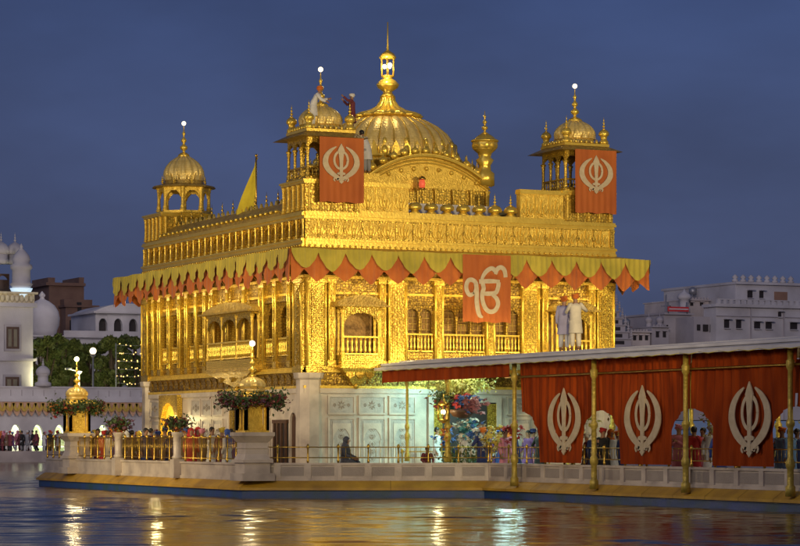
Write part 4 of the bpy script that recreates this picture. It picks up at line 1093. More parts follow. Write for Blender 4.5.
def cloth_meshes(pose, J):
    V = {k: Vector(v) for k, v in J.items()}
    # kurta
    q = MB()
    ax = [V['nk']+Vector((0,0,-.01)), V['nk']+Vector((0,0,-.05)), V['ch']+Vector((0,0,.06)), V['ch'], V['sp'], V['pel']]
    rr = [(.06,.06),(.15,.09),(.205,.125),(.20,.135),(.175,.13),(.19,.145)]
    if pose == 'sit': ax += [V['pel']+Vector((0,-.1,-.08)), V['pel']+Vector((0,-.14,-.13))]; rr += [(.34,.30),(.36,.32)]
    else:
        fwd = (V['knL'].y+V['knR'].y)/2+.02
        ax += [Vector((0,fwd*.4,.72)), Vector((0,fwd*.7,.52))]; rr += [(.205,.165),(.225,.19 if pose != 'walk' else .25)]
    vs = []; fs = []; N = 20
    for c, (a, b) in zip(ax, rr):
        for i in range(N):
            t = 2*PI*i/N; fl = 1+.04*math.sin(7*t) if c.z < .8 else 1
            vs.append((c.x+a*fl*math.cos(t), c.y+b*fl*math.sin(t), c.z))
    for j in range(len(ax)-1):
        for i in range(N): fs.append((j*N+i, j*N+(i+1)%N, (j+1)*N+(i+1)%N, (j+1)*N+i))
    fs.append(tuple(range(N)))
    q.add(vs, fs, True)
    for s in 'LR': q.tube([V['sh'+s]+(V['ch']-V['sh'+s])*.25+Vector((0,0,.02)), V['sh'+s], (V['sh'+s]+V['el'+s])/2, V['el'+s], V['el'+s]*.3+V['wr'+s]*.7, V['el'+s]*.08+V['wr'+s]*.92], [.07,.078,.064,.055,.05,.05], 10)
    top = q.build('kurta', WHITEC); topm = top.data; bpy.data.objects.remove(top)
    q = MB()
    for s in 'LR': q.tube([V['hip'+s]+Vector((0,0,.04)), V['hip'+s], (V['hip'+s]+V['kn'+s])/2, V['kn'+s], (V['kn'+s]+V['an'+s])/2, V['an'+s]+Vector((0,0,.03))], [.10,.11,.10,.085,.08,.062], 10)
    l = q.build('trousers', WHITEC); lm = l.data; bpy.data.objects.remove(l)
    h = V['hm']
    q = MB(); q.ball(h+Vector((0,.012,.035)),.108,12,8,1,1.05,.92); 
    q.tube([h+Vector((.10*math.cos(t),-.10*math.sin(t)*1.05+.01,.055+.03*math.cos(t*1))) for t in [2*PI*i/14 for i in range(15)]], .032, 6)
    q.tube([h+Vector((.085*math.cos(t),-.09*math.sin(t)+.01,.095-.025*math.cos(t))) for t in [2*PI*i/14 for i in range(15)]], .03, 6)
    # keep face clear: raise front
    tb = q.build('turban', WHITEC); tm = tb.data; bpy.data.objects.remove(tb)
    for v in tm.vertices:
        if v.co.y < h.y-.05 and v.co.z < h.z+.03: v.co.z = h.z+.03+(v.co.z-h.z)*.15
    q = MB(); q.ball(h+Vector((0,.018,.022)),.098,12,8,1,1,1.05)
    hh = q.build('hair', HAIR); hm = hh.data; bpy.data.objects.remove(hh)
    for v in hm.vertices:
        if v.co.y < h.y-.03 and v.co.z < h.z+.045: v.co.z = h.z+.045; v.co.y = max(v.co.y, h.y-.085)
    q = MB(); q.ball(h+Vector((0,.025,.02)),.118,12,8,1,1,1.08)
    q.lathe(h.x, h.y+.06, [(.10,h.z-.02),(.14,h.z-.12),(.21,h.z-.22),(.20,h.z-.5)], 14, ex=.7)
    ss = q.build('headscarf', WHITEC); sm = ss.data; bpy.data.objects.remove(ss)
    for v in sm.vertices:
        if v.co.y < h.y-.05 and abs(v.co.x-h.x) < .08 and v.co.z > h.z-.12 and v.co.z < h.z+.05: v.co.y = h.y-.04
    q = MB(); q.ball(h+Vector((0,-.062,-.06)),.05,8,6,1.15,.8,1.2)
    bb = q.build('beard', HAIR); bm_ = bb.data; bpy.data.objects.remove(bb)
    return dict(kurta=topm, trousers=lm, turban=tm, hair=hm, headscarf=sm, beard=bm_)
PAL = dict(slate=(.07,.075,.10), white=(.66,.65,.63), grey=(.30,.30,.32), lavender=(.50,.47,.62), cream=(.66,.60,.46), orange=(.66,.17,.02), red=(.50,.03,.03), maroon=(.16,.03,.04), blue=(.05,.10,.36),
           navy=(.02,.03,.12), teal=(.03,.25,.28), green=(.05,.18,.06), yellow=(.62,.44,.05), pink=(.60,.22,.30), black=(.015,.014,.014), brown=(.14,.08,.045), purple=(.16,.07,.22), sky=(.20,.38,.62))
def cm(c): return mat('cloth_'+c, PAL[c], tuple(x*.75 for x in PAL[c]), 4, .85, 0, .5, 14)
def person(label, loc, rz, pose='stand', top='white', legs=None, head='turban', hc='orange', group=None, sc=1.0, beard=False):
    if pose not in CACHE:
        b, J = limb_person(pose); CACHE[pose] = (b, cloth_meshes(pose, J))
    b, C = CACHE[pose]
    t = bpy.data.objects.new('person', b); col.objects.link(t)
    if not b.materials: b.materials.append(SKIN)
    t.location = loc; t.rotation_euler = (0,0,rz); t.scale = (sc,sc,sc); tag(t, label, 'person', group)
    def part(kind, c):
        o = bpy.data.objects.new(kind, C[kind]); col.objects.link(o); o.parent = t
        o.material_slots[0].link = 'OBJECT'; o.material_slots[0].material = HAIR if kind in ('hair','beard') else cm(c)
    part('kurta', top); part('trousers', legs or top); part(head, hc)
    if beard: part('beard', 'black')
    return t
FACE = TH  # rotation that turns a figure's face straight to the camera
# (figures face -y; the camera looks along (sin25, cos25))
CAMR = -TH
# the five men working on the roofs
u = 2.9
def at_u(px, uu): return on_u(px, uu)
v1 = at_u(564, 3.45); v2 = at_u(575.5, 3.45)
person('man in lavender kurta and orange turban on the causeway roof, left of the pair', (3.45,v1,4.625), CAMR+PI-.5, 'stand', 'lavender', 'white', 'turban', 'orange', sc=.97)
person('man in long cream kurta and orange turban on the causeway roof, right of the pair', (3.45,v2,4.625), CAMR+PI+.35, 'reach', 'cream', 'cream', 'turban', 'orange', sc=1.0)
u3 = on_v(367,1.3); person('bareheaded man in pale grey clothes standing by the near tower', (u3,1.3,hz(174,u3,1.3)), CAMR+PI+.9, 'lean', 'white', 'grey', 'hair', 'black', sc=.97)
MB().box(u3-.35,u3+.35,1.0,1.6,9.762,hz(174,u3,1.3)-.002).build('roof_plinth', GOLD, temple)
u4 = on_v(313,.55); person('man in white with orange turban leaning on the near tower dome', (u4,.55,12.70), 1.13, 'lean', 'white', 'white', 'turban', 'orange', sc=.92)
u5 = on_v(352,1.5); person('man in maroon with white turban behind the near tower dome', (u5,1.5,12.70), 1.13+PI, 'raise', 'maroon', 'maroon', 'turban', 'white', sc=.86)

ORD = ['first','second','third','fourth','fifth','sixth','seventh','eighth','ninth','tenth','eleventh','twelfth','thirteenth','fourteenth','fifteenth','sixteenth','seventeenth','eighteenth','nineteenth','twentieth']
def ordn(i):
    if i < 20: return ORD[i]
    t, o = divmod(i+1, 10); T = {2:'twenty',3:'thirty',4:'forty',5:'fifty',6:'sixty',7:'seventy'}[t]
    return (T[:-1]+'ieth') if o == 0 else T+'-'+ORD[o-1]
HN = {'turban':'turban','headscarf':'headscarf','hair':'hair','black':'black'}
def crowd(pxs, place, z, where, group, seed, tops, sc=1.0):
    r = random.Random(seed); L_ = sorted(pxs)
    for i, px in enumerate(L_):
        x, y = place(px, r); top = r.choice(tops); hd = r.choice(['turban','turban','headscarf','hair','hair']); hc = r.choice(['orange','navy','white','yellow','red','blue','pink']) if hd != 'hair' else 'black'
        lab = '%s from left %s, %s clothes, %s %s' % (ordn(i), where, top, hc, HN[hd])
        person(lab, (x,y,z), r.uniform(0,2*PI), r.choice(['stand','walk','akimbo','pray','walk']), top, r.choice([top,'white','black','grey']), hd, hc, group, sc*r.uniform(.93,1.03))
allc = ['white','white','cream','maroon','red','blue','navy','purple','brown','grey','pink','teal','black']
rr_ = random.Random(3)
def left_place(px, r):
    uu = r.uniform(-3.4,-1.4); return uu, on_u(px, uu)
crowd([79,82,87,91,95,98,104,108,117,120,126,132,139,146,151,158,165,170,177,180,186,198,202,222,227,231], left_place, PD, 'behind left brass railing', 'people behind the left brass railing', 21, ['maroon','red','brown','white','purple','black','navy','brown','cream'])
person('person in red clothes behind the brass railing near the middle bouquet', (-3.0,on_u(191,-3.0),PD), CAMR+.4, 'stand', 'red', 'red', 'headscarf', 'red')
person('black-haired person in white kurta with a dark strap by the marble wall', (-2.4,on_u(212,-2.4),PD), CAMR+.9, 'walk', 'white', 'white', 'hair', 'black', sc=1.03)
person('hunched person in grey seated on a bench by the entrance corner', (on_v(345,-5.2),-5.2,1.02), CAMR+1.3, 'sit', 'slate', 'slate', 'headscarf', 'slate', sc=1.0)
q = MB(); ub = on_v(352,-5.0); q.box(ub-.75,ub+.75,-5.3,-4.9,.95,1.015)
for dx in (-.65,.6): q.box(ub+dx,ub+dx+.06,-5.25,-4.95,PD+.004,.95)
o = q.build('bench', WOOD); tag(o,'low wooden bench under the hunched grey figure','bench'); recentre(o,(ub,-5.1,PD))
person('small person in red squatting by the thin column at the railing', (on_v(427,-6.6),-6.6,.95), CAMR+.2, 'sit', 'maroon', 'maroon', 'hair', 'black', sc=.75)
q = MB(); ub = on_v(427,-6.6); q.box(ub-.35,ub+.35,-6.9,-6.3,PD+.004,.945); o = q.build('low_stool', WOOD); tag(o,'low wooden platform under the small squatting person','stool'); recentre(o,(ub,-6.6,PD))
# entrance group
def cp(px, uu): return (uu, on_u(px, uu), PD)
person('broad person in dark blue with orange turban at the railing by the entrance', cp(483,3.5), CAMR+PI, 'akimbo', 'navy', 'navy', 'turban', 'orange', sc=1.0)
person('person in grey and pink clothes right of the dark blue figure', cp(505,3.5), CAMR+.8, 'stand', 'pink', 'grey', 'hair', 'black', sc=.97)
person('person in white left of the dark blue figure', cp(466,3.6), CAMR-.5, 'stand', 'white', 'white', 'turban', 'white', sc=.95)
crowd([437,443,456,461,470,476,490,497,500,511,516,528,533,540], lambda px, r: (lambda uu: (uu, on_u(px,uu)))(r.uniform(4.5,7.5)), PD, 'inside the bright entrance', 'people inside the bright entrance', 31, allc, 1.0)
crowd([587,594,603,611,618], lambda px, r: (lambda uu: (uu, on_u(px,uu)))(r.uniform(3.8,6.0)), PD, 'inside the first curtain arch', 'people inside the curtain arches', 32, allc+['sky'], .95)
crowd([679,686,694,703,711,719], lambda px, r: (lambda uu: (uu, on_u(px,uu)))(r.uniform(3.7,5.5)), PD, 'inside the second curtain arch', 'people inside the curtain arches', 33, allc+['sky','cream'])
crowd([782,790,797], lambda px, r: (lambda uu: (uu, on_u(px,uu)))(r.uniform(3.7,5.0)), PD, 'inside the last curtain arch', 'people inside the curtain arches', 34, ['sky','navy','brown','white'])
# far pavement crowd
r2 = random.Random(44)
fpx = [r2.uniform(1,52) for _ in range(24)] + [r2.uniform(54,144) for _ in range(22)]
crowd(fpx, lambda px, r: (lambda vv: (on_v(px,vv), vv))(r.uniform(117.5,122)), ZF+.001, 'on far pavement across pool', 'people on the far pavement', 45, ['white','maroon','black','navy','purple','brown','grey','black','maroon','pink'])

# ------------------------------------------------------------------ far side of the pool
VA = 126.0   # arcade plane
ua0 = on_v(-40, VA); ua1 = on_v(260, VA)
arc = thing('white_arcade','long white arcade with lit arches behind the far pavement', 'arcade', ((ua0+ua1)/2,VA,ZF))
M, ln = seg((ua0,VA),(ua1,VA))
zt = hz(397, on_v(20,VA), VA); 
q = MB(M); bw = ln/14
zsp = hz(440,on_v(20,VA),VA); zap = hz(424.5,on_v(20,VA),VA)
for i in range(14):
    a0 = i*bw; q.arch(a0+bw*.22,a0+bw*.78,zsp,zap,zt-.4,-.5,0,0,12)
    q.box(a0,a0+bw*.22,-.5,0,ZF+.002,zt-.4); q.box(a0+bw*.78,a0+bw,-.5,0,ZF+.002,zt-.4)
q.box(0,ln,-7,0.25,zt-.4,zt-.1); q.box(0,ln,-.3,.1,zt-.1,zt+.75); q.box(0,ln,-.35,.18,zt+.75,zt+.9)
q.build('wall', PLASTER, arc)
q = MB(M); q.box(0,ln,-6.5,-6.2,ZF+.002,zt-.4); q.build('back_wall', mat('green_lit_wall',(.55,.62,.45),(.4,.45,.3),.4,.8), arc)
q = MB(M)
for i in range(14):
    a0 = i*bw
    # rim light tubes inside each arch
    cx_ = a0+bw/2; rx = bw*.26
    q.tube([(cx_+rx*math.cos(t), -.6, zsp+(zap-zsp-.12)*math.sin(t)) for t in [PI*j/10 for j in range(11)]], .06, 5)
q.box(0,ln,-.62,-.55,zsp-.62,zsp-.5)
q.build('strip_light', STRIP, arc)
q = MB(M)
for i in range(28):
    a0 = i*bw/2; q.box(a0+.5,a0+bw/2-.5,.1,.14,zt+.1,zt+.6)
q.build('parapet_panel', PLASTG, arc)
# swagged bunting under the arcade cornice
q = MB(M); 
q.sheet(0, ln, 14*24, lambda a: zt-.42, lambda a: zt-1.05-.55*(1-abs(((a/(bw/3))%1)*2-1)**1.6), lambda a, z: .30+.05*math.sin(a*8), 4)
o = q.build('swag_bunting', mat('peach_cloth',(.62,.40,.26),(.45,.24,.13),3,.85)); tag(o,'peach and gold swags of cloth hanging along the white arcade','bunting'); recentre(o,(ua0,VA,zt-1.6))
q = MB(M)
for i in range(42): 
    c = (i+.5)*bw/3; stroke(q, [(c-bw/6,zt-.5),(c-bw/12,zt-.95),(c,zt-1.1),(c+bw/12,zt-.95),(c+bw/6,zt-.5)], [.12]*5, (0,0), 1, .36, .40, 4)
q.build('gold_trim', mat('gold_trim_cloth',(.55,.36,.05)), o)

# white building at far left
VB = 131.0
ub1 = on_v(33, VB); 
wb = thing('white_building','tall white palace block with lit parapet at the left edge', 'building', (ub1-12,VB,ZF))
def zb_(py, px=20, v=VB): return hz(py, on_v(px,v), v)
q = MB(); q.box(ub1-30,ub1,VB,VB+18,ZF+.002,zb_(303)); q.box(ub1-30.2,ub1+.25,VB-.25,VB+18,zb_(361),zb_(358.5)); q.box(ub1-30,ub1+.3,VB-.3,VB+18,zb_(307),zb_(303)+.001)
q.build('wall', PLASTER, wb)
q = MB(); q.box(ub1-30,ub1+.1,VB-.1,VB+.25,zb_(303)+.002,zb_(294)); q.box(ub1-30,ub1+.35,VB-.35,VB+.4,zb_(294),zb_(292)); 
for i in range(60): q.ball((ub1-.2-i*.42,VB-.16,zb_(298.5)),.22,6,4,1,.5,1.6)
q.build('parapet', WARMW, wb)
q = MB(); q.box(ub1-30,ub1-2.2,VB+3,VB+16,zb_(303),zb_(262)); q.box(ub1-30,ub1-2.0,VB+2.7,VB+16,zb_(262),zb_(259)); q.build('upper_storey', PLASTER, wb)
for (x0,x1,y0,y1) in ((6,19,327,349),(5,19,377,396)):
    q = MB(); a0, a1 = on_v(x0,VB), on_v(x1,VB); q.box(a0,a1,VB-.02,VB+.1,zb_(y1),zb_(y0)); o = q.build('window', WOOD, wb)
    q = MB(); q.box(a0-.18,a0,VB-.12,VB,zb_(y1)-.2,zb_(y0)+.2); q.box(a1,a1+.18,VB-.12,VB,zb_(y1)-.2,zb_(y0)+.2); q.box(a0,a1,VB-.12,VB,zb_(y0),zb_(y0)+.2); q.box(a0,a1,VB-.12,VB,zb_(y1)-.2,zb_(y1)); q.build('frame', PLASTG, o)
    q = MB(); m_ = (a0+a1)/2; q.box(a0+.18,m_-.1,VB-.06,VB-.021,zb_(y1)+.2,zb_(y0)-.2); q.box(m_+.1,a1-.18,VB-.06,VB-.021,zb_(y1)+.2,zb_(y0)-.2); q.build('pane', mat('warm_pane',(.14,.12,.08),(.2,.17,.1),2,.4), o)
q = MB(); a0, a1 = on_v(-4,VB+3), on_v(9,VB+3); q.arch(a0,a1,zb_(285),zb_(274),zb_(272),VB+2.9-.0,VB+3); q.box(a0,a1,VB+2.95,VB+3.01,zb_(303)+.01,zb_(278)); q.build('arched_opening', WOOD, wb)
# bay turret with glowing bowl
tx = on_v(24, VB-.3)
q = MB(); z0, z1 = zb_(303), zb_(282)
q.lathe(tx,VB+.5,[(.4,z0),(.6,zb_(292)),(.8,zb_(287)),(1.0,zb_(284)),(.8,zb_(282)),(.78,zb_(270)),(.95,zb_(268)),(.95,zb_(265)),(.7,zb_(263)),(.78,zb_(259)),(.68,zb_(255)),(.4,zb_(251)),(.12,zb_(248)),(.16,zb_(246.5)),(.04,zb_(243))],14)
tr = q.build('bay_turret', PLASTER, wb)
q = MB(); q.lathe(tx,VB+.5,[(.58,zb_(301)),(.72,zb_(294)),(.95,zb_(289)),(.98,zb_(288))],14); q.build('lit_bowl', mat('blue_white_glow',(.8,.9,1),None,1,.4,emit=(.62,.85,1),es=.7), tr)
for px, yb in ((3,263),(17,263),(-10,263)):
    q = MB(); x = on_v(px, VB+2.4); q.lathe(x,VB+3,[(.75,zb_(262)),(.75,zb_(258)),(.62,zb_(257)),(.62,zb_(252))],12); dome(q,x,VB+3,zb_(252),.75,1.1,8,.03,24); finial(q,x,VB+3,zb_(252)+1.0,.9,.1,6); q.build('cupola', PLASTER, wb)

# white domed building and brown building behind the trees
VC = 165.0
def zc_(py, px=100): return hz(py, on_v(px,VC), VC)
db = thing('domed_building','white building with a round dome and arched upper loggia behind the trees', 'building', (on_v(100,VC),VC,ZF))
q = MB(); a0, a1 = on_v(33,VC), on_v(175,VC); q.box(a0,a1,VC,VC+12,ZF+.002,zc_(338)); q.box(a0-.2,a1+.2,VC-.25,VC+12,zc_(338),zc_(336)); q.box(on_v(64,VC),a1,VC-.05,VC+.2,zc_(336)+.001,zc_(331)); q.build('wall', PLASTER, db)
q = MB(); cx_ = on_v(51,VC); R_ = (on_v(68,VC)-on_v(34,VC))/2
q.lathe(cx_,VC+3,[(R_*.8,zc_(336)),(R_*.85,zc_(330)),(R_*.97,zc_(325)),(R_*1.0,zc_(318)),(R_*.92,zc_(311)),(R_*.7,zc_(305)),(R_*.4,zc_(301)),(R_*.15,zc_(299)),(R_*.12,zc_(297)),(R_*.2,zc_(295)),(.05,zc_(291))],32,16,.015); q.build('dome', PLASTER, db)
q = MB(); b0, b1 = on_v(97,VC), on_v(172,VC); y_ = VC+.5
q.box(b0,b1,y_+.5,y_+8,zc_(331),zc_(313)+.01)
k = 5; wd = (b1-b0)/k
for i in range(k):
    q.M = seg((b0,y_),(b1,y_))[0]; q.arch(i*wd+.35,(i+1)*wd-.35,zc_(324),zc_(318),zc_(313),-.5,0,0,10); q.box(i*wd-.0,i*wd+.35,-.5,.05,zc_(331),zc_(313)); q.box((i+1)*wd-.35,(i+1)*wd,-.5,.05,zc_(331),zc_(313)); q.M = I4
lo = q.build('loggia', PLASTER, db)
q = MB(); q.box(b0+.3,b1-.3,y_+.46,y_+.499,zc_(331),zc_(315)); q.build('loggia_opening', DARK, lo)
q = MB(); q.box(b0-.3,b1+.3,y_-.4,y_+8.2,zc_(313)+.001,zc_(311)); 
N = 14; crv = [(b0+(b1-b0)*i/N, zc_(311)+(zc_(302.5)-zc_(311))*(1-abs(-1+2*i/N)**2.6)) for i in range(N+1)]
q.prism([(a,z) for a,z in crv], y_+.2, y_+8); q.build('curved_roof', PLASTER, lo)
bb_ = thing('brown_building','brown stone block with projecting bay behind the white dome', 'building', (on_v(68,190),190,ZF))
def zd_(py, px=68): return hz(py, on_v(px,190), 190)
q = MB(); V_ = 190; q.box(on_v(49,V_),on_v(84,V_),V_,V_+14,ZF+.002,zd_(286)); q.box(on_v(45,V_),on_v(84.5,V_),V_-.4,V_+14.2,zd_(286),zd_(283)); q.box(on_v(48,V_),on_v(55,V_),V_,V_+6,zd_(283),zd_(278)); q.box(on_v(79,V_),on_v(84,V_),V_,V_+6,zd_(283),zd_(277))
q.box(on_v(60,V_),on_v(92,V_),V_-2.0,V_,zd_(322),zd_(306)); q.box(on_v(60,V_),on_v(88,V_),V_-1.5,V_,zd_(306)+.001,zd_(300)); q.box(on_v(58,V_),on_v(93,V_),V_-2.3,V_,zd_(308),zd_(306))
q.build('wall', PINK, bb_)
q = MB(); q.box(on_v(76,V_-1.5),on_v(80,V_-1.5),V_-2.04,V_-1.9,zd_(312),zd_(303)); q.box(on_v(64,V_),on_v(88,V_),V_-2.05,V_-2.001,zd_(331),zd_(321)); q.build('window', DARK, bb_)
q = MB(); q.box(on_v(60,V_),on_v(90,V_),V_-2,V_,ZF+.002,zd_(322)-.001); q.build('lower_wall', PINK, bb_)

# right-hand skyline
VR = 105.0
def zr(py, px=720): return hz(py, on_v(px,VR), VR)
def bb3(q, x0, x1, y0, y1, d0=0, d1=8, px=None): q.box(on_v(x0,VR),on_v(x1,VR),VR+d0,VR+d1,zr(y1,px or x0),zr(y0,px or x0))
b1_ = thing('white_hall','large white hall with pinnacled roof at the right edge', 'building', (on_v(780,VR),VR,ZF))
q = MB(); bb3(q,748,860,283,420,2,14,770); bb3(q,747,862,281,283.5,1.7,14.3,770); bb3(q,716,860,308,420,0,2,770); bb3(q,714,861,305,308,-.3,2,770); q.build('wall', PLASTER, b1_)
q = MB()
for px in (749,757,765,773,781,789,797,805):
    q.cut()
    x = on_v(px,VR); q.lathe(x,VR+2.2,[(.25,zr(281,770)),(.32,zr(279.5,770)),(.15,zr(278,770)),(.3,zr(276.5,770)),(.05,zr(273.5,770))],8)
q.build_each('pinnacle', PLASTER, b1_)
for (x0,x1,y0,y1,dd) in ((754,760,322.5,329,0),(765.5,771.5,322.5,329,0),(790,797,322.5,329,0),(724,729,321,329,0),(736,741,321,329,0),(778,781,312,317,0),(760,765,290,297,2),(772,776,290,297,2)):
    q = MB(); bb3(q,x0,x1,y0,y1,dd-.04,dd+.1,770); o = q.build('window', DARK, b1_)
    q = MB(); bb3(q,x0-.8,x1+.8,y0-1.6,y0-.6,dd-.5,dd,770); bb3(q,x0-.5,x1+.5,y1+.01,y1+.7,dd-.2,dd,770); q.build('window_hood', PLASTER, o)
q = MB()
for px in (750,783): bb3(q,px,px+.5,309,420,-.15,0,770)
bb3(q,716,860,316.5,317.3,-.12,0,770)
q.build('drain_pipe', PLASTG, b1_)
q = MB(); bb3(q,787,800,290,300,1.95,2.1,770); q.build('window', PINK, b1_)
q = MB()
for i in range(24): x = on_v(717+i*6,VR); q.box(x,x+.3,VR-.1,VR+.15,zr(305,770)+.001,zr(301,770))
q.box(on_v(717,VR),on_v(860,VR),VR-.1,VR+.1,zr(301,770),zr(300,770)); q.build('roof_balustrade', PLASTER, b1_)
b2_ = thing('grey_house','grey house with small white cupola and red sign beside the hall', 'building', (on_v(705,VR),VR+4,ZF))
VR2 = VR; q = MB(); bb3(q,688,716,312,420,4,12); bb3(q,700,720,316,420,1,4); bb3(q,687,717,310.5,312.5,3.7,12); q.build('wall', PLASTG, b2_)
q = MB(); x = on_v(715,VR); q.lathe(x,VR+5,[(.5,zr(312)),(.5,zr(306)),(.4,zr(305)),(.42,zr(297)),(.6,zr(296)),(.62,zr(294)),(.5,zr(291.5)),(.15,zr(289)),(.03,zr(286))],10); q.build('cupola', PLASTER, b2_)
for (x0,x1,y0,y1) in ((689,692,323,329),(703,706,324,330),(709,714,324,331),(720-4,720-2,324,332)):
    q = MB(); bb3(q,x0,x1,y0,y1,.9 if x0 > 700 else 3.9,4.05); q.build('window', DARK, b2_)
q = MB(); bb3(q,690,711,304.5,309.5,3.6,3.7); sg = q.build('sign_board', mat('red_sign',(.62,.05,.05),None,4,.6,emit=(.8,.08,.08),es=.0), b2_)
q = MB(); bb3(q,691,710,306.5,307.5,3.55,3.6); q.build('sign_stripe', WHITEC, sg)
q = MB()
for px in (691,710): x = on_v(px,VR); q.box(x-.06,x+.06,VR+3.7,VR+3.8,zr(312),zr(304)+.3)
q.build('sign_post', METAL, sg)
b3_ = thing('low_building','long low pale building with dark sloping roof', 'building', (on_v(660,VR),VR+9,ZF))
q = MB(); bb3(q,622,690,326,420,8,16); bb3(q,642,646,316,326,7.6,8.2); bb3(q,660,664,316,326,7.6,8.2); q.build('wall', PLASTG, b3_)
q = MB(); x0, x1 = on_v(622,VR), on_v(690,VR); q.add([(x0,VR+7.8,zr(326,660)),(x1,VR+7.8,zr(326,660)),(x1,VR+12,zr(316,660)),(x0,VR+12,zr(316,660)),(x1,VR+16,zr(326,660)),(x0,VR+16,zr(326,660))],[(0,1,2,3),(3,2,4,5),(0,3,5),(1,4,2)]); q.build('roof', PINK, b3_)
st = thing('spired_shrine','slender white spired shrine just right of the golden temple', 'shrine', (on_v(621,VR),VR+2,ZF))
q = MB(); x = on_v(621,VR); y_ = VR+2
q.box(x-1.6,x+1.6,y_-1.6,y_+1.6,ZF+.002,zr(345,621)); 
for i in range(6):
    h_ = 1.35-.18*i; z_ = zr(345-i*7,621); q.box(x-h_,x+h_,y_-h_,y_+h_,z_,zr(345-i*7-6,621)); q.box(x-h_-.12,x+h_+.12,y_-h_-.12,y_+h_+.12,zr(345-i*7-6,621),zr(345-i*7-7,621)-.002)
    for s in (-1,1): finial(q, x+s*(h_+.02), y_-h_, zr(345-i*7-7,621), .9, .12, 6)
dome(q,x,y_,zr(303,621),.42,1.0,8,.04,16); finial(q,x,y_,zr(303,621)+.95,.8,.08,6); q.build('spire', PLASTG, st)
q = MB()
for i in range(5):
    h_ = 1.36-.18*i; q.box(x-h_*.5,x+h_*.5,y_-h_-.02,y_-h_+.05,zr(345-i*7-1,621),zr(345-i*7-4.5,621))
q.build('opening', DARK, st)
def house(px0, px1, top, dz, label, m, wins=(), tank=None, domes=()):
    t = thing('roof_house', label, 'building', (on_v((px0+px1)/2,VR),VR+dz,ZF)); q = MB(); bb3(q,px0,px1,top,420,dz,dz+7); bb3(q,px0-.6,px1+.6,top-1.2,top-.001,dz-.25,dz+7.2)
    for i in range(int((px1-px0)/3)): bb3(q,px0+i*3+.4,px0+i*3+1.4,top-2.8,top-1.201,dz-.2,dz)
    q.build('wall', m, t)
    for (x0,x1,y0,y1) in wins: q = MB(); bb3(q,x0,x1,y0,y1,dz-.05,dz+.05); o = q.build('window', DARK, t); q = MB(); bb3(q,x0-.5,x1+.5,y0-1,y0-.001,dz-.2,dz); q.build('window_hood', m, o)
    if tank: q = MB(); x = on_v(tank,VR); z = zr(top-1.2,tank); q.lathe(x,VR+dz+2,[(.32,z+.5),(.35,z+1.0),(.15,z+1.15)],10); [q.box(x+a_-.05,x+a_+.05,VR+dz+2+b_-.05,VR+dz+2+b_+.05,z,z+.5) for a_ in (-.2,.2) for b_ in (-.2,.2)]; q.build('water_tank', METAL, t)
    for px in domes: q = MB(); x = on_v(px,VR); z = zr(top-1.2,px); q.lathe(x,VR+dz+1,[(.3,z),(.26,z+.06),(.24,z+.4),(.34,z+.46)],10); dome(q,x,VR+dz+1,z+.46,.32,.42,8,.03,16); finial(q,x,VR+dz+1,z+.84,.4,.05,6); q.build('cupola', m, t)
    return t
PALE = mat('pale_plaster', (.62,.54,.50), (.44,.38,.36), .7, .85, 0, .4, 6)
house(631,646,334,4,'small pale house with two windows below the low building',PALE,((634,637,337,342),(640,643,337,342)),None,(638,))
house(648,668,331,3,'cream house with three windows and a roof tank',PALE,((651,654,334,339),(657,660,334,339),(663,666,334,339)),656)
house(670,687,326,3,'pale house with two small roof cupolas left of the grey house',PLASTG,((674,677,330,336),(681,684,330,336)),None,(673,684))
house(722,746,297,6,'set back upper house behind the balustraded wing of the hall',PALE,((727,730,299,302.5),(737,740,299,302.5)),742)
MAST = mat('mast_metal',(.3,.3,.32),None,5,.5,.5)
for (px,py,lab) in ((666,290,'thin mast over the low building'),(732,277,'thin antenna left of the hall roof'),(741,279,'short antenna next to the hall roof'),(683,298,'short mast over the grey house')):
    q = MB(); x = on_v(px,VR+6); q.tube([(x,VR+6,zr(330,px)),(x,VR+6,zr(py,px))],[.10,.05],5); q.tube([(x-.5,VR+6,zr(py,px)-1),(x+.5,VR+6,zr(py,px)-1)],.04,4)
    o = q.build('antenna_mast', MAST); tag(o,lab,'antenna'); recentre(o,(x,VR+6,zr(330,px)))

# ------------------------------------------------------------------ trees, street lamps
def tree(px, v, top, wpx, label, seed, n=9500, bot=404):
    r = random.Random(seed); x = on_v(px,v); zt_ = hz(top,x,v); zbm = max(ZF+2.2, hz(bot,x,v)); R_ = (on_v(px+wpx/2,v)-on_v(px-wpx/2,v))/2
    t = thing('leafy_tree', label, 'tree', (x,v,ZF), 'trees behind the far arcade'); H = zt_-zbm
    q = MB(); q.tube([(x,v,ZF),(x+.2,v,ZF+2),(x,v+.2,zbm+H*.4),(x,v,zt_-H*.2)],[.5,.38,.25,.06],8)
    lobes = []
    for i in range(30):
        a = r.uniform(0,2*PI); rr = R_*r.uniform(.2,1.0); z = zbm+H*r.uniform(.05,.9); lobes.append((x+rr*math.cos(a), v+rr*.7*math.sin(a), z, R_*r.uniform(.16,.36)))
        q.tube([(x,v,zbm+H*.1*r.random()),(x+rr*.5*math.cos(a),v+rr*.35*math.sin(a),(zbm+z)/2),lobes[-1][:3]],[.2,.12,.04],5)
    q.build('trunk', BARK, t)
    pts = []
    for i in range(n):
        l = r.choice(lobes); d = Vector((r.gauss(0,1),r.gauss(0,1),r.gauss(0,1))).normalized(); rad = l[3]*r.uniform(.55,1.08)
        pts.append((l[0]+d.x*rad, l[1]+d.y*rad, min(zt_+.2, l[2]+d.z*rad*.85)))
    leaves('crown', LEAF, pts, .36, t, r, 1.5)
VT = 146
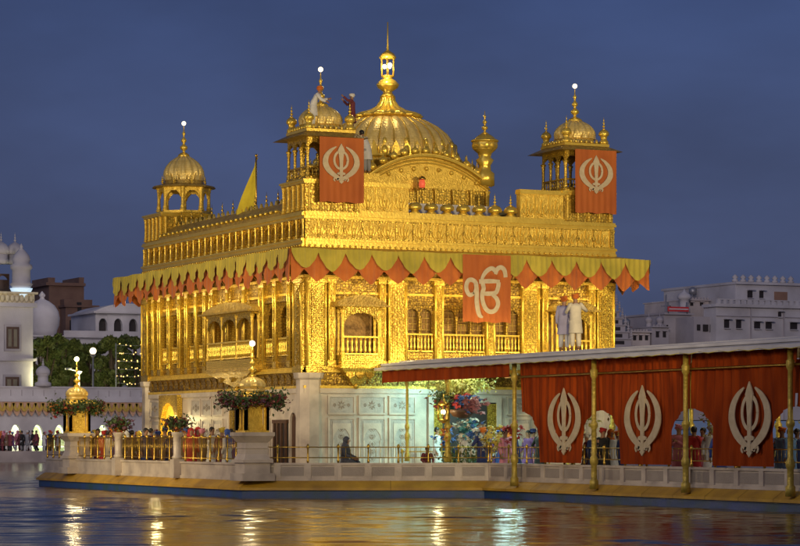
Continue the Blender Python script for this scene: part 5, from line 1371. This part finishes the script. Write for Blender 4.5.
for i,(px,top,wd,lab) in enumerate(((44,327,34,'dark leafy tree beside the white building at the left'),(66,335,36,'leafy tree below the white dome'),(88,339,38,'leafy tree behind the tall lamp post'),(112,335,38,'leafy tree between the lamp post and the string lights'),(136,329,36,'tree hung with small yellow lights beside the temple'),(162,331,40,'tree mostly hidden behind the temple wall'))):
    tree(px, VT+(i%3)*2.2, top, wd, lab, 100+i)
# string lights over the trees
q = MB(); r = random.Random(8)
for row, py in enumerate((345,353,361,369,376,383,390)):
    for px in range(118,146,3):
        if r.random() < .25: continue
        v = VT-7; x = on_v(px+r.uniform(-1,1),v); q.ball((x,v+r.uniform(-.3,.3),hz(py+r.uniform(-1.5,1.5),x,v)),.06,5,4)
sl = thing('string_lights','rows of small yellow bulbs hung in front of the tree by the temple','string lights',(on_v(132,VT-7),VT-7,ZF))
q.build('bulbs', BULB, sl)
q = MB(); v = VT-7
for py in (345,353,361,369,376,383,390): q.tube([(on_v(116,v),v,hz(py,on_v(116,v),v)),(on_v(132,v),v,hz(py+.8,on_v(132,v),v)),(on_v(160,v),v,hz(py,on_v(160,v),v))],.02,4)
for px in (116,160): q.tube([(on_v(px,v),v,ZF),(on_v(px,v),v,hz(343,on_v(px,v),v))],.06,5)
q.build('wire', MAST, sl)
def street_lamp(px, v, top, label, r=.30, arm=False):
    x = on_v(px,v); z = hz(top,x,v); t = thing('street_lamp', label, 'street lamp', (x,v,ZF))
    q = MB(); q.tube([(x,v,ZF+.002),(x,v,ZF+1),(x,v,z-.2)],[.16,.11,.07],8); q.lathe(x,v,[(.1,z-.55),(.28,z-.35),(.30,z-.28),(.1,z-.26)],10)
    if arm: q.tube([(x,v,z-.3),(x-.9,v,z-.1)],.05,5)
    q.build('pole', mat('pale_pole',(.26,.26,.26),None,5,.5,.2), t)
    if not arm: q = MB(); q.ball((x,v,z),r,12,8); q.build('globe', LAMPW, t)
    else: q = MB(); q.box(x-1.2,x-.7,v-.15,v+.15,z-.15,z); q.build('lamp_head', MATS['pale_pole'], t)
street_lamp(93,128.5,351,'tall lamp post with one glowing globe beyond the arcade')
street_lamp(79,129.5,368,'unlit shorter lamp post left of the glowing globe lamp', arm=True)
# small white cupola on the arcade roof
q = MB(); x = on_v(43,VA-.0); zz = zt+.9
q.lathe(x,VA,[(.7,zz),(.7,zz+.3),(.45,zz+.4),(.45,zz+.9),(.6,zz+1.0)],12); dome(q,x,VA,zz+1.0,.6,.8,8,.03,20); finial(q,x,VA,zz+1.7,.7,.1,6); q.build('cupola', PLASTER, arc)
# low lawn lights along the ledge: conduit boxes seen on marble
# ------------------------------------------------------------------ lights
def area(name, loc, tgt, sx, sy, power, color):
    l = bpy.data.lights.new(name,'AREA'); l.shape = 'RECTANGLE'; l.size = sx; l.size_y = sy; l.energy = power; l.color = color; l.specular_factor = .5 if 'wash' in name and 'eave' in name else .04
    o = bpy.data.objects.new(name,l); col.objects.link(o); o.location = loc
    o.rotation_euler = (Vector(tgt)-Vector(loc)).to_track_quat('-Z','Y').to_euler(); return o
def spot(name, loc, tgt, power, color, ang=40, blend=.6, r=.4):
    l = bpy.data.lights.new(name,'SPOT'); l.energy = power; l.color = color; l.spot_size = math.radians(ang); l.spot_blend = blend; l.shadow_soft_size = r
    o = bpy.data.objects.new(name,l); col.objects.link(o); o.location = loc
    o.rotation_euler = (Vector(tgt)-Vector(loc)).to_track_quat('-Z','Y').to_euler(); return o
def point(name, loc, power, color, r=.12):
    l = bpy.data.lights.new(name,'POINT'); l.energy = power; l.color = color; l.shadow_soft_size = r; l.specular_factor = 0
    o = bpy.data.objects.new(name,l); col.objects.link(o); o.location = loc; return o
WARM = (1.0,.78,.42); YEL = (1.0,.80,.36); COOL = (.62,1.0,.88)
# floodlights on masts across the pool
spot('flood_front', (14,-62,10), (6.5,1,10.6), 56000, WARM, 26, .5, 1.2)
spot('flood_front_low', (-14,-58,8), (6,2,11.5), 36000, WARM, 26, .5, 1.2)
spot('flood_side', (-62,-8,9), (0,8,10.4), 30000, WARM, 26, .5, 1.2)
# lamps under the eave washing the gilded storey
def wash(a, b, nrm, e, n):
    for i in range(n):
        t = (i+.5)/n; x = a[0]+(b[0]-a[0])*t; y = a[1]+(b[1]-a[1])*t
        area('eave_wash', (x+nrm[0]*.80,y+nrm[1]*.80,7.5), (x,y,4.6), .9*math.dist(a,b)/n, .12, e, YEL)
wash((0,0),(W,0),(0,-1),36,3); wash((0,0),(0,L),(-1,0),40,4)
# lamp bars on the causeway roof and low floods for the long side
for x in (1.0,3.6,6.2,8.8,11.4): area('roof_lamp_bar', (x,-1.9,4.75), (x,0,5.9), 1.8, .12, 40, YEL)
spot('flood_side_low', (-50,-14,4.5), (0,8.5,6.0), 15000, YEL, 17, .35, .6)
area('skyline_wash', (on_v(80,149),149,24), (on_v(90,VC),VC,22), 8, 8, 1150, (1,.86,.80))  # added light to brighten the domed building behind the trees
# interior lamps of the causeway
for y, p in ((-2.2,110),(-5.5,120),(-9.0,80)): area('entrance_lamp', (5.2,y,4.3), (5.0,y,0), 1.6, .4, p, COOL)
for y in (-13,-16,-19,-22,-25,-28): area('causeway_lamp', (6.2,y,4.3), (5.6,y,0), 1.2, .5, 20, (1,.9,.66))
area('bouquet_fill', (3.25,-5.4,4.3), (3.7,-5.2,2.4), 2.4, .25, 34, (.95,1,.82))  # added fill that brightens the hanging foliage
spot('entrance_wash', (5.2,-3.2,4.05), (4.6,0,1.9), 460, (.45,1.0,.92), 105, .9, .15)
# lanterns and globes that throw light
point('kiosk_lamp_light', (S1[0]-.25,S1[1]-.25,5.0), 60, WARM); point('kiosk_lamp_light', (S2[0]-.25,S2[1]-.25,5.0), 60, WARM)
point('lantern_light', (lx-.55,ly-.4,2.8), 30, (1,.8,.4)); point('dome_lantern_light', (DX-.5,DY-.7,16.0), 120, WARM)
point('doorway_light', (-.7,13.4,2.6), 90, YEL)
# unseen lights over the pool that brighten the ledge, railings and curtains
area('ledge_wash', (-10,-16,4.5), (-2,-5.5,.8), 2, 2, 330, (1,.76,.42))
area('left_wash', (-14,3,5.0), (-4,5,.9), 2, 2, 700, (1,.76,.42))
area('causeway_wash', (-9,-26,6.0), (3,-20,2.2), 2, 2, 260, (1,.80,.55))
# far side
spot('parapet_light', (ub1-7,VB-5,zb_(320)), (ub1-7,VB,zb_(299)), 500, (1,.9,.55), 110, .8, .3)
for px in (10,40,70,100,130): area('arcade_lamp', (on_v(px,VA),VA+3.5,zt-.6), (on_v(px,VA),VA+3.5,0), 5, 1.5, 420, (.9,1,.62))
for px in (15,60,110): area('far_pavement_lamp', (on_v(px,113),112,9), (on_v(px,124),124,2), 6, 1.5, 45, (1,.86,.78))
area('far_building_light', (ub1-16,100,12), (ub1-10,VB,9), 8, 8, 1350, (1,.86,.76))
area('skyline_light', (35,28,30), (on_v(720,VR),VR+4,9), 12, 12, 18000, (1,.86,.84))  # unseen light placed high to brighten both faces of the right skyline
area('tree_light', (on_v(90,128),129,ZF+6), (on_v(90,146),146,10), 8, 2, 1100, (1,.95,.5))

# dusk sky and a faint sun lamp for the afterglow
sun = bpy.data.lights.new('sun','SUN'); sun.energy = .22; sun.angle = math.radians(30); sun.color = (.85,.82,1.0)
so = bpy.data.objects.new('sun', sun); col.objects.link(so); so.rotation_euler = (math.radians(62),0,math.radians(-50))
wld = bpy.data.worlds.new('World'); scene.world = wld; wld.use_nodes = True
n, l = wld.node_tree.nodes, wld.node_tree.links; bg = n['Background']
sky = n.new('ShaderNodeTexSky'); sky.sky_type = 'NISHITA'; sky.sun_disc = False; sky.sun_elevation = math.radians(-1.5); sky.sun_rotation = math.radians(130)
tc = n.new('ShaderNodeTexCoord'); sp_ = n.new('ShaderNodeSeparateXYZ'); l.new(tc.outputs['Generated'], sp_.inputs[0])
rmp = n.new('ShaderNodeValToRGB'); rmp.color_ramp.elements[0].position = .0; rmp.color_ramp.elements[0].color = (.066,.088,.150,1)
rmp.color_ramp.elements[1].position = .6; rmp.color_ramp.elements[1].color = (.016,.030,.095,1)
e = rmp.color_ramp.elements.new(.055); e.color = (.052,.078,.168,1)
e = rmp.color_ramp.elements.new(.17); e.color = (.034,.062,.170,1)
l.new(sp_.outputs['Z'], rmp.inputs['Fac'])
nz = n.new('ShaderNodeTexNoise'); nz.inputs['Scale'].default_value = 6; nz.inputs['Detail'].default_value = 5
mpg = n.new('ShaderNodeMapping'); mpg.inputs['Scale'].default_value = (1,1,2.5); l.new(tc.outputs['Generated'], mpg.inputs['Vector']); l.new(mpg.outputs['Vector'], nz.inputs['Vector'])
mr = n.new('ShaderNodeMapRange'); mr.inputs['From Min'].default_value = .35; mr.inputs['From Max'].default_value = .7; mr.inputs['To Min'].default_value = .80; mr.inputs['To Max'].default_value = 1.22
l.new(nz.outputs['Fac'], mr.inputs['Value'])
mul = n.new('ShaderNodeMixRGB'); mul.blend_type = 'MULTIPLY'; mul.inputs['Fac'].default_value = 1; l.new(rmp.outputs['Color'], mul.inputs['Color1']); l.new(mr.outputs['Result'], mul.inputs['Color2'])
ms = n.new('ShaderNodeMixRGB'); ms.blend_type = 'ADD'; ms.inputs['Fac'].default_value = .05; l.new(mul.outputs['Color'], ms.inputs['Color1']); l.new(sky.outputs['Color'], ms.inputs['Color2'])
l.new(ms.outputs['Color'], bg.inputs['Color']); bg.inputs['Strength'].default_value = 1.0

# ------------------------------------------------------------------ camera
cd = bpy.data.cameras.new('Camera'); co = bpy.data.objects.new('Camera', cd); col.objects.link(co)
co.location = CAM; co.rotation_euler = (PI/2, 0, -TH); cd.sensor_width = 36; cd.lens = F/800*36; cd.shift_y = 164/800; cd.clip_start = .5; cd.clip_end = 6000
scene.camera = co
scene.render.resolution_x = 1024; scene.render.resolution_y = 699
scene.view_settings.view_transform = 'Standard'; scene.view_settings.look = 'None'; scene.view_settings.exposure = 0; scene.view_settings.gamma = 1
